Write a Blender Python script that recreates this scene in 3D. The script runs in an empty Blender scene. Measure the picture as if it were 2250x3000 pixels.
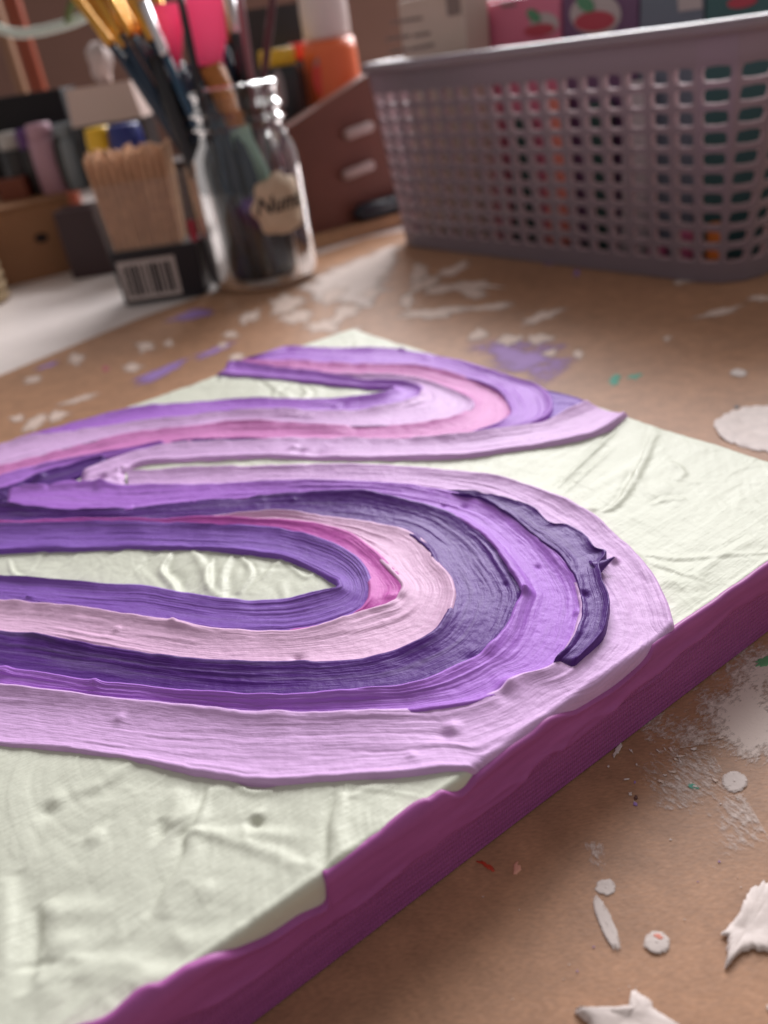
import bpy, bmesh, math, random
import numpy as np
from mathutils import Vector, Matrix

# ------------------------------------------------------------------ camera
F = 2363.76                      # focal length in photo pixels (photo 2250 x 3000)
NADIR = (1751.85, 5555.9)        # vanishing point of the verticals
H = 0.11418                      # camera height over the cardboard
TH = 0.54254                     # heading of the painting's near edge
O2 = np.array([0.104295, 0.144066])   # right-hand near corner of the painting

def cam_axes():
    d = np.array([NADIR[0] - 1125, NADIR[1] - 1500, F]); d /= np.linalg.norm(d)
    up = -d; fw = np.array([0, 0, 1.]); y = fw - up * (fw @ up); y /= np.linalg.norm(y)
    return np.array([np.cross(y, up), y, up])
R = cam_axes()
def ray(p): return R @ np.array([(p[0] - 1125) / F, (p[1] - 1500) / F, 1.])
def atz(p, z=0.0):
    r = ray(p); return np.array([0, 0, H]) + r * ((z - H) / r[2])
def aty(p, y):
    r = ray(p); return np.array([0, 0, H]) + r * (y / r[1])

S = bpy.context.scene
COL = S.collection
cam = bpy.data.cameras.new('camera'); cam_o = bpy.data.objects.new('camera', cam); COL.objects.link(cam_o)
cam.sensor_fit = 'VERTICAL'; cam.sensor_height = 36; cam.lens = 36 * F / 3000
cam.clip_start = 0.005; cam.clip_end = 20
M4 = Matrix.Identity(4)
for i in range(3):
    M4[i][0] = R[i, 0]; M4[i][1] = -R[i, 1]; M4[i][2] = -R[i, 2]
M4[2][3] = H
cam_o.matrix_world = M4
S.camera = cam_o
cam.dof.use_dof = True
_fp = atz((1560, 1850), .0185) - np.array([0, 0, H])
cam.dof.focus_distance = float(_fp @ R[:, 2])
cam.dof.aperture_fstop = 13
S.render.resolution_x = 768; S.render.resolution_y = 1024

# ------------------------------------------------------------------ light
W = bpy.data.worlds.new('World'); S.world = W; W.use_nodes = True
W.node_tree.nodes['Background'].inputs[0].default_value = (1.0, .92, .90, 1)
W.node_tree.nodes['Background'].inputs[1].default_value = 0.31
def area(name, loc, target, sx, sy, power, color):
    L = bpy.data.lights.new(name, 'AREA'); L.shape = 'RECTANGLE'; L.size = sx; L.size_y = sy
    L.energy = power; L.color = color
    o = bpy.data.objects.new(name, L); COL.objects.link(o); o.location = loc
    o.rotation_euler = (Vector(target) - Vector(loc)).to_track_quat('-Z', 'Y').to_euler()
    return o
area('window_light', (0.45, 1.50, 0.86), (0.06, 0.30, 0.10), 1.0, .95, 46, (1.0, .985, 1.0))
S.view_settings.view_transform = 'Standard'; S.view_settings.look = 'None'
S.view_settings.exposure = 0.0; S.view_settings.gamma = 1.0
S.render.engine = 'CYCLES'

# ------------------------------------------------------------------ helpers
def link(o, parent=None):
    COL.objects.link(o)
    if parent is not None: o.parent = parent
    return o
def tag(o, label=None, cat=None, group=None, kind=None):
    if label: o['label'] = label
    if cat: o['category'] = cat
    if group: o['group'] = group
    if kind: o['kind'] = kind
    return o
def empty(name, loc=(0, 0, 0)):
    o = bpy.data.objects.new(name, None); o.location = loc; o.empty_display_size = .01; return link(o)
def put(o, parent):            # parent while keeping world coordinates of the vertices
    o.parent = parent
    o.matrix_parent_inverse = Matrix.Translation(-Vector(parent.location))
    return o
def mesh(name, V, Fc, mat, parent=None, smooth=False, uv=None, attrs=None):
    me = bpy.data.meshes.new(name)
    me.from_pydata([tuple(map(float, v)) for v in V], [], [tuple(map(int, f)) for f in Fc])
    if smooth: me.polygons.foreach_set('use_smooth', [True] * len(me.polygons))
    if uv is not None:
        l = me.uv_layers.new(name='UVMap')
        li = np.zeros(len(me.loops), dtype=np.int32); me.loops.foreach_get('vertex_index', li)
        l.data.foreach_set('uv', np.asarray(uv, dtype=np.float32)[li].ravel())
    for k, a in (attrs or {}).items():
        at = me.attributes.new(k, 'FLOAT', 'POINT'); at.data.foreach_set('value', np.asarray(a, dtype=np.float32))
    me.update(); me.validate()
    if mat: me.materials.append(mat)
    o = bpy.data.objects.new(name, me); link(o)
    if parent is not None: put(o, parent)
    return o
def grid_faces(n, m, closed_n=False):
    i = np.arange(n if closed_n else n - 1)[:, None]; j = np.arange(m - 1)[None, :]
    i2 = (i + 1) % n
    a = i * m + j; b = i2 * m + j
    return np.stack([a, b, b + 1, a + 1], -1).reshape(-1, 4)
def bev(o, w=.001, seg=2):
    b = o.modifiers.new('bevel', 'BEVEL'); b.width = w; b.segments = seg; b.limit_method = 'ANGLE'; return o
def box(name, c, size, mat, parent=None, rz=0, bw=.0008, tilt=None):
    """box with base centre c, size (sx, sy, sz), turned rz about z"""
    sx, sy, sz = size
    V = np.array([(x * sx / 2, y * sy / 2, z * sz) for z in (0, 1) for y in (-1, 1) for x in (-1, 1)])
    Fc = [(0, 2, 3, 1), (4, 5, 7, 6), (0, 1, 5, 4), (2, 6, 7, 3), (0, 4, 6, 2), (1, 3, 7, 5)]
    cz, s_ = math.cos(rz), math.sin(rz)
    Rz = np.array([[cz, -s_, 0], [s_, cz, 0], [0, 0, 1]])
    V = V @ Rz.T + np.array(c)
    o = mesh(name, V, Fc, mat, parent)
    if bw: bev(o, bw)
    return o
def lathe(name, prof, c, mat, parent=None, n=40, axis=(0, 0, 1), smooth=True):
    """prof: list of (r, z); around an axis through c"""
    ax = Vector(axis).normalized(); q = Vector((0, 0, 1)).rotation_difference(ax).to_matrix()
    Q = np.array(q); a = np.linspace(0, 2 * math.pi, n, endpoint=False)
    V = np.array([[r * math.cos(t), r * math.sin(t), z] for t in a for r, z in prof]) @ Q.T + np.array(c)
    o = mesh(name, V, grid_faces(n, len(prof), True)[:, ::-1], mat, parent, smooth)
    return o
def rod(name, p0, p1, radii, mat, parent=None, n=12, flat=1.0):
    """tapered rod; radii: list of (t, r) along p0->p1"""
    p0 = np.array(p0); p1 = np.array(p1); L = np.linalg.norm(p1 - p0)
    prof = [(0.00001, radii[0][0] * L)] + [(r, t * L) for t, r in radii] + [(0.00001, radii[-1][0] * L)]
    return lathe(name, prof, p0, mat, parent, n, (p1 - p0))

def hsh(x, y, seed):
    h = (x.astype(np.int64) * 374761393 + y.astype(np.int64) * 668265263 + int(seed) * 144269504) & 0xffffffff
    h = ((h ^ (h >> 13)) * 1274126177) & 0xffffffff
    h = h ^ (h >> 16)
    return h / 2147483648.0 - 1.0
def vn(x, y, seed=0):
    x, y = np.broadcast_arrays(np.asarray(x, float), np.asarray(y, float))
    xi = np.floor(x); yi = np.floor(y); fx = x - xi; fy = y - yi
    fx = fx * fx * fx * (fx * (fx * 6 - 15) + 10); fy = fy * fy * fy * (fy * (fy * 6 - 15) + 10)
    a = hsh(xi, yi, seed); b = hsh(xi + 1, yi, seed); c = hsh(xi, yi + 1, seed); d = hsh(xi + 1, yi + 1, seed)
    return (a * (1 - fx) + b * fx) * (1 - fy) + (c * (1 - fx) + d * fx) * fy
def fbm(x, y, seed=0, o=4):
    s = 0; a = 1.0
    for k in range(o):
        s = s + a * vn(x * 2 ** k, y * 2 ** k, seed + 17 * k); a *= .5
    return s
def smooth01(x): x = np.clip(x, 0, 1); return x * x * (3 - 2 * x)

# ------------------------------------------------------------------ materials
def mat(name, col, rough=.5, spec=.5, bump=0, bscale=2000, var=0, vscale=60, **kw):
    m = bpy.data.materials.new(name); m.use_nodes = True; nt = m.node_tree; b = nt.nodes['Principled BSDF']
    b.inputs['Base Color'].default_value = (*col, 1); b.inputs['Roughness'].default_value = rough
    b.inputs['Specular IOR Level'].default_value = spec
    for k, v in kw.items():
        b.inputs[k.replace('_', ' ')].default_value = v
    tc = nt.nodes.new('ShaderNodeTexCoord')
    if var:
        n = nt.nodes.new('ShaderNodeTexNoise'); n.inputs['Scale'].default_value = vscale; n.inputs['Detail'].default_value = 5
        nt.links.new(tc.outputs['Object'], n.inputs['Vector'])
        mr = nt.nodes.new('ShaderNodeMapRange'); mr.inputs[1].default_value = .3; mr.inputs[2].default_value = .7
        mr.inputs[3].default_value = 1 - var; mr.inputs[4].default_value = 1 + var
        nt.links.new(n.outputs['Fac'], mr.inputs[0])
        mx = nt.nodes.new('ShaderNodeMix'); mx.data_type = 'RGBA'; mx.blend_type = 'MULTIPLY'; mx.inputs[0].default_value = 1
        mx.inputs[6].default_value = (*col, 1); nt.links.new(mr.outputs[0], mx.inputs[7])
        nt.links.new(mx.outputs[2], b.inputs['Base Color'])
    if bump:
        n = nt.nodes.new('ShaderNodeTexNoise'); n.inputs['Scale'].default_value = bscale; n.inputs['Detail'].default_value = 4
        nt.links.new(tc.outputs['Object'], n.inputs['Vector'])
        bp = nt.nodes.new('ShaderNodeBump'); bp.inputs['Strength'].default_value = bump; bp.inputs['Distance'].default_value = .0002
        nt.links.new(n.outputs['Fac'], bp.inputs['Height']); nt.links.new(bp.outputs[0], b.inputs['Normal'])
    return m
def paint(name, col, rough=.42, streak=.10, bs=.36):
    """acrylic: colour with faint streaks along the stroke (UV: u along, v across in metres)"""
    m = mat(name, col, rough, .20); nt = m.node_tree; b = nt.nodes['Principled BSDF']
    b.inputs['Specular Tint'].default_value = (*[.2 + .8 * (c / max(col)) for c in col], 1)
    uv = nt.nodes.new('ShaderNodeUVMap'); uv.uv_map = 'UVMap'
    mp = nt.nodes.new('ShaderNodeMapping'); mp.inputs['Scale'].default_value = (190, 1700, 1)
    nt.links.new(uv.outputs[0], mp.inputs[0])
    n = nt.nodes.new('ShaderNodeTexNoise'); n.inputs['Scale'].default_value = 1; n.inputs['Detail'].default_value = 4
    nt.links.new(mp.outputs[0], n.inputs['Vector'])
    mr = nt.nodes.new('ShaderNodeMapRange'); mr.inputs[1].default_value = .25; mr.inputs[2].default_value = .75
    mr.inputs[3].default_value = 1 - streak; mr.inputs[4].default_value = 1 + streak
    nt.links.new(n.outputs['Fac'], mr.inputs[0])
    mx = nt.nodes.new('ShaderNodeMix'); mx.data_type = 'RGBA'; mx.blend_type = 'MULTIPLY'; mx.inputs[0].default_value = 1
    mx.inputs[6].default_value = (*col, 1); nt.links.new(mr.outputs[0], mx.inputs[7])
    mp2 = nt.nodes.new('ShaderNodeMapping'); mp2.inputs['Scale'].default_value = (28, 420, 1); nt.links.new(uv.outputs[0], mp2.inputs[0])
    n4 = nt.nodes.new('ShaderNodeTexNoise'); n4.inputs['Scale'].default_value = 1; n4.inputs['Detail'].default_value = 5; n4.inputs['Roughness'].default_value = .6; nt.links.new(mp2.outputs[0], n4.inputs['Vector'])
    r4 = nt.nodes.new('ShaderNodeMapRange'); r4.inputs[1].default_value = .48; r4.inputs[2].default_value = .80; r4.inputs[3].default_value = 0; r4.inputs[4].default_value = min(.38, streak * 3.2); nt.links.new(n4.outputs['Fac'], r4.inputs[0])
    m4 = nt.nodes.new('ShaderNodeMix'); m4.data_type = 'RGBA'; nt.links.new(r4.outputs[0], m4.inputs[0]); nt.links.new(mx.outputs[2], m4.inputs[6])
    m4.inputs[7].default_value = (*[c + (.85 - c) * .30 for c in col], 1) if max(col) < .7 else (*[c * .86 for c in col], 1)
    nt.links.new(m4.outputs[2], b.inputs['Base Color'])
    rr4 = nt.nodes.new('ShaderNodeMapRange'); rr4.inputs[3].default_value = rough - .10; rr4.inputs[4].default_value = rough + .16; nt.links.new(n4.outputs['Fac'], rr4.inputs[0]); nt.links.new(rr4.outputs[0], b.inputs['Roughness'])
    n2 = nt.nodes.new('ShaderNodeTexNoise'); n2.inputs['Scale'].default_value = 700; n2.inputs['Detail'].default_value = 6
    tc = nt.nodes.new('ShaderNodeTexCoord'); nt.links.new(tc.outputs['Object'], n2.inputs['Vector'])
    ad = nt.nodes.new('ShaderNodeMath'); ad.operation = 'ADD'
    nt.links.new(n.outputs['Fac'], ad.inputs[0]); nt.links.new(n2.outputs['Fac'], ad.inputs[1])
    bp = nt.nodes.new('ShaderNodeBump'); bp.inputs['Strength'].default_value = bs; bp.inputs['Distance'].default_value = .0004
    nt.links.new(ad.outputs[0], bp.inputs['Height']); nt.links.new(bp.outputs[0], b.inputs['Normal'])
    return m
P = dict(
    cream=paint('cream_acrylic', (.64, .66, .555), .40, .03, .25),
    lilac=paint('lilac_acrylic', (.66, .42, .72), .42, .10),
    pale=paint('pale_pink_acrylic', (.72, .46, .66), .42, .10),
    magenta=paint('magenta_acrylic', (.55, .12, .44), .40),
    pink=paint('pink_acrylic', (.62, .22, .52), .40),
    violet=paint('violet_acrylic', (.23, .105, .45), .40),
    mid=paint('orchid_acrylic', (.40, .165, .62), .40),
    dark=paint('deep_purple_acrylic', (.090, .030, .195), .36, .12),
)

# ------------------------------------------------------------------ setting: table top, wall, cardboard
kraft = mat('kraft_cardboard', (.42, .225, .128), .5, .4, bump=.25, bscale=900, var=.13, vscale=170)
nt = kraft.node_tree; b = nt.nodes['Principled BSDF']
_tc = nt.nodes.new('ShaderNodeTexCoord'); _mp = nt.nodes.new('ShaderNodeMapping'); _mp.inputs['Scale'].default_value = (900, 2600, 900); _mp.inputs['Rotation'].default_value = (0, 0, .6)
nt.links.new(_tc.outputs['Object'], _mp.inputs[0]); _n = nt.nodes.new('ShaderNodeTexNoise'); _n.inputs['Scale'].default_value = 1; _n.inputs['Detail'].default_value = 4; nt.links.new(_mp.outputs[0], _n.inputs['Vector'])
_n3 = nt.nodes.new('ShaderNodeTexNoise'); _n3.inputs['Scale'].default_value = 18; _n3.inputs['Detail'].default_value = 6; nt.links.new(_tc.outputs['Object'], _n3.inputs['Vector'])
_a = nt.nodes.new('ShaderNodeMath'); _a.operation = 'ADD'; nt.links.new(_n.outputs['Fac'], _a.inputs[0]); nt.links.new(_n3.outputs['Fac'], _a.inputs[1])
_m = nt.nodes.new('ShaderNodeMapRange'); _m.inputs[1].default_value = .65; _m.inputs[2].default_value = 1.35; _m.inputs[3].default_value = .72; _m.inputs[4].default_value = 1.25; nt.links.new(_a.outputs[0], _m.inputs[0])
_x = nt.nodes.new('ShaderNodeMix'); _x.data_type = 'RGBA'; _x.blend_type = 'MULTIPLY'; _x.inputs[0].default_value = 1
_src = b.inputs['Base Color'].links[0].from_socket; nt.links.new(_src, _x.inputs[6]); nt.links.new(_m.outputs[0], _x.inputs[7]); nt.links.new(_x.outputs[2], b.inputs['Base Color'])
white_lam = mat('white_table', (.86, .78, .75), .35, .5, var=.03)
tt = box('table', (0, .45, -.0216), (1.6, 1.5, .02), white_lam, bw=.002); tag(tt, kind='structure')
wl = box('wall', (-.40, 1.18, -.0014), (1.16, .04, .30), mat('brown_wall', (.16, .085, .065), .7, .3, var=.15, vscale=6), bw=0); tag(wl, kind='structure')

def edge_pts():
    pl = [atz(p)[:2] for p in ((-700, 1290), (0, 1100), (400, 935), (640, 850))]
    far = pl[-1] + (pl[-1] - pl[-2]) * 2.2
    return pl + [far, np.array([.55, far[1] + .1]), np.array([.6, -.1]), np.array([-.5, -.1])]
def sheet(name, poly, z0, z1, m, parent=None):
    n = len(poly); V = [(*p, z0) for p in poly] + [(*p, z1) for p in poly]
    Fc = [tuple(range(n - 1, -1, -1)), tuple(range(n, 2 * n))] + [(i, (i + 1) % n, n + (i + 1) % n, n + i) for i in range(n)]
    return mesh(name, V, Fc, m, parent)
card_root = empty('cardboard_sheet', (0, .3, 0))
tag(card_root, 'brown kraft cardboard sheet spattered with dried paint under the painting', 'cardboard')
_ep = edge_pts()
if sum(_ep[i][0] * _ep[(i + 1) % len(_ep)][1] - _ep[(i + 1) % len(_ep)][0] * _ep[i][1] for i in range(len(_ep))) < 0: _ep = _ep[::-1]
sheet('sheet', _ep, -.0014, 0.0, kraft, card_root)

# dried paint on the cardboard ------------------------------------------------
def dry_paint(name, col):
    m = mat(name, col, .6, .3, bump=.3, bscale=1500); nt = m.node_tree; b = nt.nodes['Principled BSDF']
    at = nt.nodes.new('ShaderNodeAttribute'); at.attribute_name = 'cov'
    uv = nt.nodes.new('ShaderNodeUVMap'); mp = nt.nodes.new('ShaderNodeMapping'); mp.inputs['Scale'].default_value = (650, 1150, 1)
    nt.links.new(uv.outputs[0], mp.inputs[0])
    n = nt.nodes.new('ShaderNodeTexNoise'); n.inputs['Scale'].default_value = 1; n.inputs['Detail'].default_value = 8; n.inputs['Roughness'].default_value = .72
    nt.links.new(mp.outputs[0], n.inputs['Vector'])
    ad = nt.nodes.new('ShaderNodeMath'); ad.operation = 'ADD'; nt.links.new(n.outputs['Fac'], ad.inputs[0]); nt.links.new(at.outputs['Fac'], ad.inputs[1])
    mr = nt.nodes.new('ShaderNodeMapRange'); mr.inputs[1].default_value = .88; mr.inputs[2].default_value = 1.13
    nt.links.new(ad.outputs[0], mr.inputs[0]); nt.links.new(mr.outputs[0], b.inputs['Alpha'])
    return m
PW = dry_paint('dried_white_paint', (.72, .57, .49))
PB = dry_paint('dried_white_gesso', (.70, .61, .57)); PF = mat('skinned_gesso', (.76, .66, .62), .5, .35, bump=.5, bscale=500, var=.10, vscale=400)
DW = dry_paint('dry_brushed_white', (.72, .60, .54)); DP = dry_paint('dry_brushed_purple', (.40, .24, .55))
def blob(px0, px1, wpx, m, th=.0005, seed=0, irr=.25, name='paint_smear', nseg=36, dry=None, z=0.00008):
    """irregular flat patch of paint from photo pixel px0 to px1 (ends), wpx half width in pixels across"""
    a = atz(px0); b = atz(px1); mid_ = (np.array(px0) + np.array(px1)) / 2
    d = np.array(px1, float) - px0; L = np.hypot(*d); nrm = np.array([-d[1], d[0]]) / max(L, 1e-6)
    w = atz(mid_ + nrm * wpx)[:2] - atz(mid_)[:2]
    c = (a + b)[:2] / 2; hx = (b - a)[:2] / 2
    rings = 7; t = np.linspace(0, 2 * math.pi, nseg, endpoint=False)
    rr = 1 + irr * (1.3 * vn(np.cos(t) * 1.7 + 5, np.sin(t) * 1.7, seed) + .9 * vn(np.cos(t) * 4, np.sin(t) * 4 + 9, seed + 3) + .7 * vn(np.cos(t) * 9, np.sin(t) * 9 + 9, seed + 5))
    V = []; UV = []; cov = []
    sx = np.linalg.norm(hx); sw = np.linalg.norm(w); pw_ = 2.0 if sx < 1.8 * sw else (2.6 if sx < 3.2 * sw else 4.5)
    for k in range(rings):
        q = (k + .001) / (rings - 1)
        for j in range(nseg):
            s = q * rr[j]; cx_, sx_ = math.cos(t[j]), math.sin(t[j]); k_ = (abs(cx_) ** pw_ + abs(sx_) ** pw_) ** (-1 / pw_); p = c + hx * cx_ * k_ * s + w * sx_ * k_ * s
            hgt = z + .45 * th * (max(0, 1 - q ** 6) ** .5) * (1 + .45 * float(vn(p[0] * 260, p[1] * 260, seed)))
            V.append((*p, hgt if k < rings - 1 else 0.00005)); UV.append((math.cos(t[j]) * s * sx + seed, math.sin(t[j]) * s * sw)); cov.append((.72 if m is PB else .70) - (.50 * q ** 5 if m is PB else .30 * q ** 3) if dry is None else dry * (1 - q ** 2) + .22)
    V.append((*c, z + th)); UV.append((seed, 0)); cov.append(.6)
    idx = lambda k, j: k * nseg + j % nseg
    Fc = [(idx(k, j), idx(k + 1, j), idx(k + 1, j + 1), idx(k, j + 1)) for k in range(rings - 1) for j in range(nseg)]
    Fc += [(len(V) - 1, idx(0, j), idx(0, j + 1)) for j in range(nseg)]
    return mesh(name, V, Fc, m, card_root, True, UV, {'cov': cov})

# ------------------------------------------------------------------ the painting
T = .0165; ZP = .0186
EU = np.array([math.cos(TH), math.sin(TH)]); EV = np.array([-math.sin(TH), math.cos(TH)])
LU, LV = .254, .2032
def cl(p, z=ZP):                 # photo pixel -> canvas coordinates (u along near edge, 0 at right; v into the picture)
    q = atz(p, z)[:2] - O2; return np.array([q @ EU, q @ EV])
def wpt(u, v): return O2[0] + u * EU[0] + v * EV[0], O2[1] + u * EU[1] + v * EV[1]
pic = empty('textured_painting', (*wpt(-LU / 2, LV / 2), 0))
tag(pic, 'canvas painting with thick purple and cream swirls and magenta sides', 'painting')

def crom(pts, n=12):
    """Catmull-Rom through points -> dense polyline"""
    p = np.array(pts, float); p = np.vstack([2 * p[0] - p[1], p, 2 * p[-1] - p[-2]]); out = []
    for i in range(1, len(p) - 2):
        for t in np.linspace(0, 1, n, endpoint=False):
            a, b_, c, d = p[i - 1:i + 3]
            out.append(.5 * (2 * b_ + (c - a) * t + (2 * a - 5 * b_ + 4 * c - d) * t * t + (3 * b_ - a - 3 * c + d) * t ** 3))
    out.append(p[-2]); return np.array(out)
# small lumps, pits and knife creases that everything laid on the canvas follows: (pixel, radius mm, height mm)
LUMPS = [((1540, 1745), 1.0, 1.4), ((1395, 1925), 2.2, -.7), ((1385, 1912), 1.6, .5), ((872, 1930), .9, -.7), ((745, 2395), 1.1, -.9), ((750, 2375), .9, .5),
         ((1490, 2005), 1.6, .7), ((1480, 2035), 1.4, -.6), ((1325, 2130), 1.2, .8), ((1305, 2145), 1.2, -.5), ((1205, 2208), .8, .4), ((1800, 1640), .8, 1.2),
         ((1715, 1755), .8, -.8), ((1690, 1800), .6, .5), ((1170, 1760), 1.2, -.5), ((1145, 1752), 1.2, .6), ((790, 1000), 1, 1.2), ((1010, 1190), 1.2, -.6), ((985, 1192), 1.1, .6),
         ((310, 1415), 2.0, 1.2), ((300, 1400), 1.2, -1.0), ((340, 1400), 1.5, .9), ((360, 1372), 1.4, 1.0), ((290, 1432), 1.2, .6), ((85, 1420), 1.6, -1.2), ((120, 1400), 1.3, .9), ((145, 1432), .8, -.6),
         ((880, 1320), 1.6, -.9), ((860, 1312), 1.3, .7), ((930, 1326), 2.2, -.5), ((85, 1750), 1.0, .6), ((345, 1848), .8, .5), ((515, 1832), .9, .6), ((282, 2015), 1.0, .7), ((20, 1972), 1.2, .7), ((350, 2105), .9, .5),
         ((860, 1470), .8, .4), ((1300, 1480), .7, -.5), ((1360, 1486), .8, -.5), ((1480, 1710), .5, -.5), ((1575, 1662), .5, -.5), ((1180, 1030), 1.2, .6), ((1250, 1050), 1.4, .5), ((140, 2360), 1.8, -.7), ((155, 2340), 1.6, .7),
         ((1090, 2470), 1.4, -.9), ((1108, 2480), .9, 1.0), ((1010, 2540), 1.2, .8), ((1740, 1480), 1.0, .4)]
LUMPS = [(cl(p), r * 1e-3, h * 1e-3) for p, r, h in LUMPS]
CREASE = [([(1630, 1420), (1700, 1350), (1770, 1285), (1830, 1225)], .45, .75, .0), ([(1650, 1435), (1740, 1355), (1800, 1300)], .45, .5, -.2), ([(1765, 1490), (1800, 1475), (1840, 1430), (1890, 1340), (1925, 1245)], .6, .9, .3),
          ([(1900, 1470), (1950, 1455), (2010, 1450)], .6, .35, 0), ([(1960, 1340), (2000, 1370), (1985, 1400)], .6, .4, 0), ([(1750, 1505), (1850, 1620), (2000, 1720)], .7, .3, .15), ([(2030, 1680), (2120, 1620), (2230, 1560)], .6, .3, .1),
          ([(1690, 1480), (1760, 1540), (1860, 1640), (1930, 1730)], .9, .45, 0),
          ([(500, 1610), (470, 1660), (500, 1700), (520, 1735)], .7, .9, -.4), ([(560, 1605), (590, 1650), (600, 1700), (560, 1735)], .9, .9, .3), ([(620, 1625), (600, 1690), (630, 1745)], .6, .7, 0), ([(680, 1615), (650, 1660), (640, 1735), (660, 1755)], .8, .8, .2),
          ([(700, 1620), (730, 1670), (690, 1730)], .5, .7, .4), ([(350, 1708), (420, 1650), (470, 1615)], .4, .45, 0), ([(120, 1690), (190, 1640), (230, 1612)], .4, .4, 0), ([(20, 1625), (35, 1670), (80, 1690)], .4, .5, 0), ([(840, 1640), (890, 1680), (920, 1670)], .5, .5, 0), ([(760, 1690), (800, 1650), (830, 1625)], .5, .45, 0),
          ([(465, 2390), (470, 2430), (480, 2440)], 1.0, -.9, 0), ([(510, 2300), (520, 2370), (545, 2420)], 1.6, .9, 0), ([(600, 2290), (560, 2400), (530, 2440), (525, 2500), (470, 2590), (430, 2680)], .7, -.6, .5), ([(545, 2425), (700, 2430), (870, 2440)], .8, .5, 0), ([(545, 2425), (680, 2455), (820, 2500), (880, 2540)], .7, .45, 0),
          ([(980, 2310), (955, 2400), (950, 2500), (930, 2620)], .8, -.7, .6), ([(100, 2660), (200, 2665), (320, 2670)], 1.2, .7, 0), ([(130, 2770), (200, 2760), (260, 2790)], 1.5, .8, 0), ([(140, 2830), (260, 2840), (380, 2850), (440, 2890)], 1.3, .8, .3), ([(100, 2860), (150, 2900), (190, 2910)], 1.5, .9, 0), ([(100, 2640), (95, 2760), (70, 2900)], 1.2, -.8, .5), ([(110, 2800), (100, 2830)], 2., -.8, 0), ([(5, 2560), (12, 2700), (0, 2850)], 1.6, .9, -.5), ([(320, 2210), (380, 2225), (290, 2290), (200, 2310)], .8, .5, 0), ([(250, 2440), (300, 2445)], 1.1, .6, 0), ([(680, 2280), (730, 2305), (800, 2300)], .5, .7, -.3), ([(500, 2720), (560, 2760), (700, 2700)], .9, .3, 0), ([(580, 2580), (620, 2620)], 1, .4, 0), ([(380, 2880), (470, 2850), (560, 2840)], 1.0, .4, 0), ([(1020, 2330), (1080, 2300), (1160, 2290)], .6, .4, 0),
          ([(840, 1120), (800, 1145), (820, 1165), (835, 1172)], .7, .9, .3), ([(760, 1110), (810, 1150), (830, 1170)], .9, -.6, .3), ([(880, 1125), (900, 1145), (880, 1168)], .7, .7, 0), ([(640, 1110), (655, 1100)], .8, .7, 0), ([(620, 1345), (660, 1340), (700, 1335)], .5, .5, 0)]
def polydist(U, V, pts, ws):
    """signed distance (m) to a canvas polyline and position 0..1 along it"""
    best = np.full(U.shape, 1e9); sg = np.zeros(U.shape); tt_ = np.zeros(U.shape)
    n = len(pts) - 1
    for i in range(n):
        a, b = pts[i], pts[i + 1]; d = b - a; L2 = max(d @ d, 1e-12)
        t = np.clip(((U - a[0]) * d[0] + (V - a[1]) * d[1]) / L2, 0, 1)
        x = U - a[0] - t * d[0]; y = V - a[1] - t * d[1]; q = x * x + y * y
        s = np.sign(d[0] * y - d[1] * x); k = q < best
        best = np.where(k, q, best); sg = np.where(k, s, sg); tt_ = np.where(k, (i + t) / n, tt_)
    return np.sqrt(best), sg, tt_
CR = []
for pl, w, h, step in CREASE:
    CR.append((np.array([cl(p) for p in crom(pl, 5)]), w * 1.2e-3, h * (.62e-3 if w < 1.15 else .5e-3), step * 1e-3))
_r = random.Random(5)
for i in range(120):             # faint random knife marks on the cream
    u = -_r.random() * LU; v = _r.random() * LV; a = _r.gauss(.9, .7); L = _r.uniform(.004, .022); k = _r.uniform(-.5, .5)
    CR.append((np.array([(u, v), (u + L * math.cos(a), v + L * math.sin(a)), (u + L * math.cos(a) + L * math.cos(a + k), v + L * math.sin(a) + L * math.sin(a + k))]), _r.uniform(.5, 1.4) * 1e-3, _r.uniform(-.15, .22) * 1e-3, _r.uniform(-.12, .15) * 1e-3))
def lumps(U, V):
    z = np.zeros(U.shape)
    for c, r, h in LUMPS:
        z += h * np.exp(-((U - c[0]) ** 2 + (V - c[1]) ** 2) / (r * r))
    return z
def creases(U, V):
    z = np.zeros(U.shape)
    for pts, w, h, st in CR:
        lo = pts.min(0) - .01; hi = pts.max(0) + .01
        k = (U > lo[0]) & (U < hi[0]) & (V > lo[1]) & (V < hi[1])
        if not k.any(): continue
        u, v = U[k], V[k]
        d, s, t = polydist(u, v, pts, w); w2 = w * (1 + .4 * vn(t * 5, 0, 3))
        tap = np.sqrt(np.clip(4 * t * (1 - t), 0, 1)) * .8 + .2 * (t > .01) * (t < .99)
        z[k] += tap * (h * np.exp(-(d / w2) ** 2) - .45 * h * np.exp(-((d - 1.8 * w2 * np.where(s > 0, 1, -1)) / w2) ** 2) + st * np.exp(-d / .004) * (s > 0) * smooth01(d / w))
    return z

def roll(v, z, c=.15):
    """the near edge: paint curls over the canvas edge and down its side"""
    r, k = .0016, .0013
    d = np.clip(k - v, 0, None); ph = np.minimum(d / r, math.pi / 2); ex = np.clip(d - r * math.pi / 2, 0, None)
    return np.where(v < k, k - (r + (z - .0008) * c) * np.sin(ph), v), np.where(v < k, z * np.cos(ph) - r * (1 - np.cos(ph)) - ex + .0010 * np.sin(ph), z)
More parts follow.
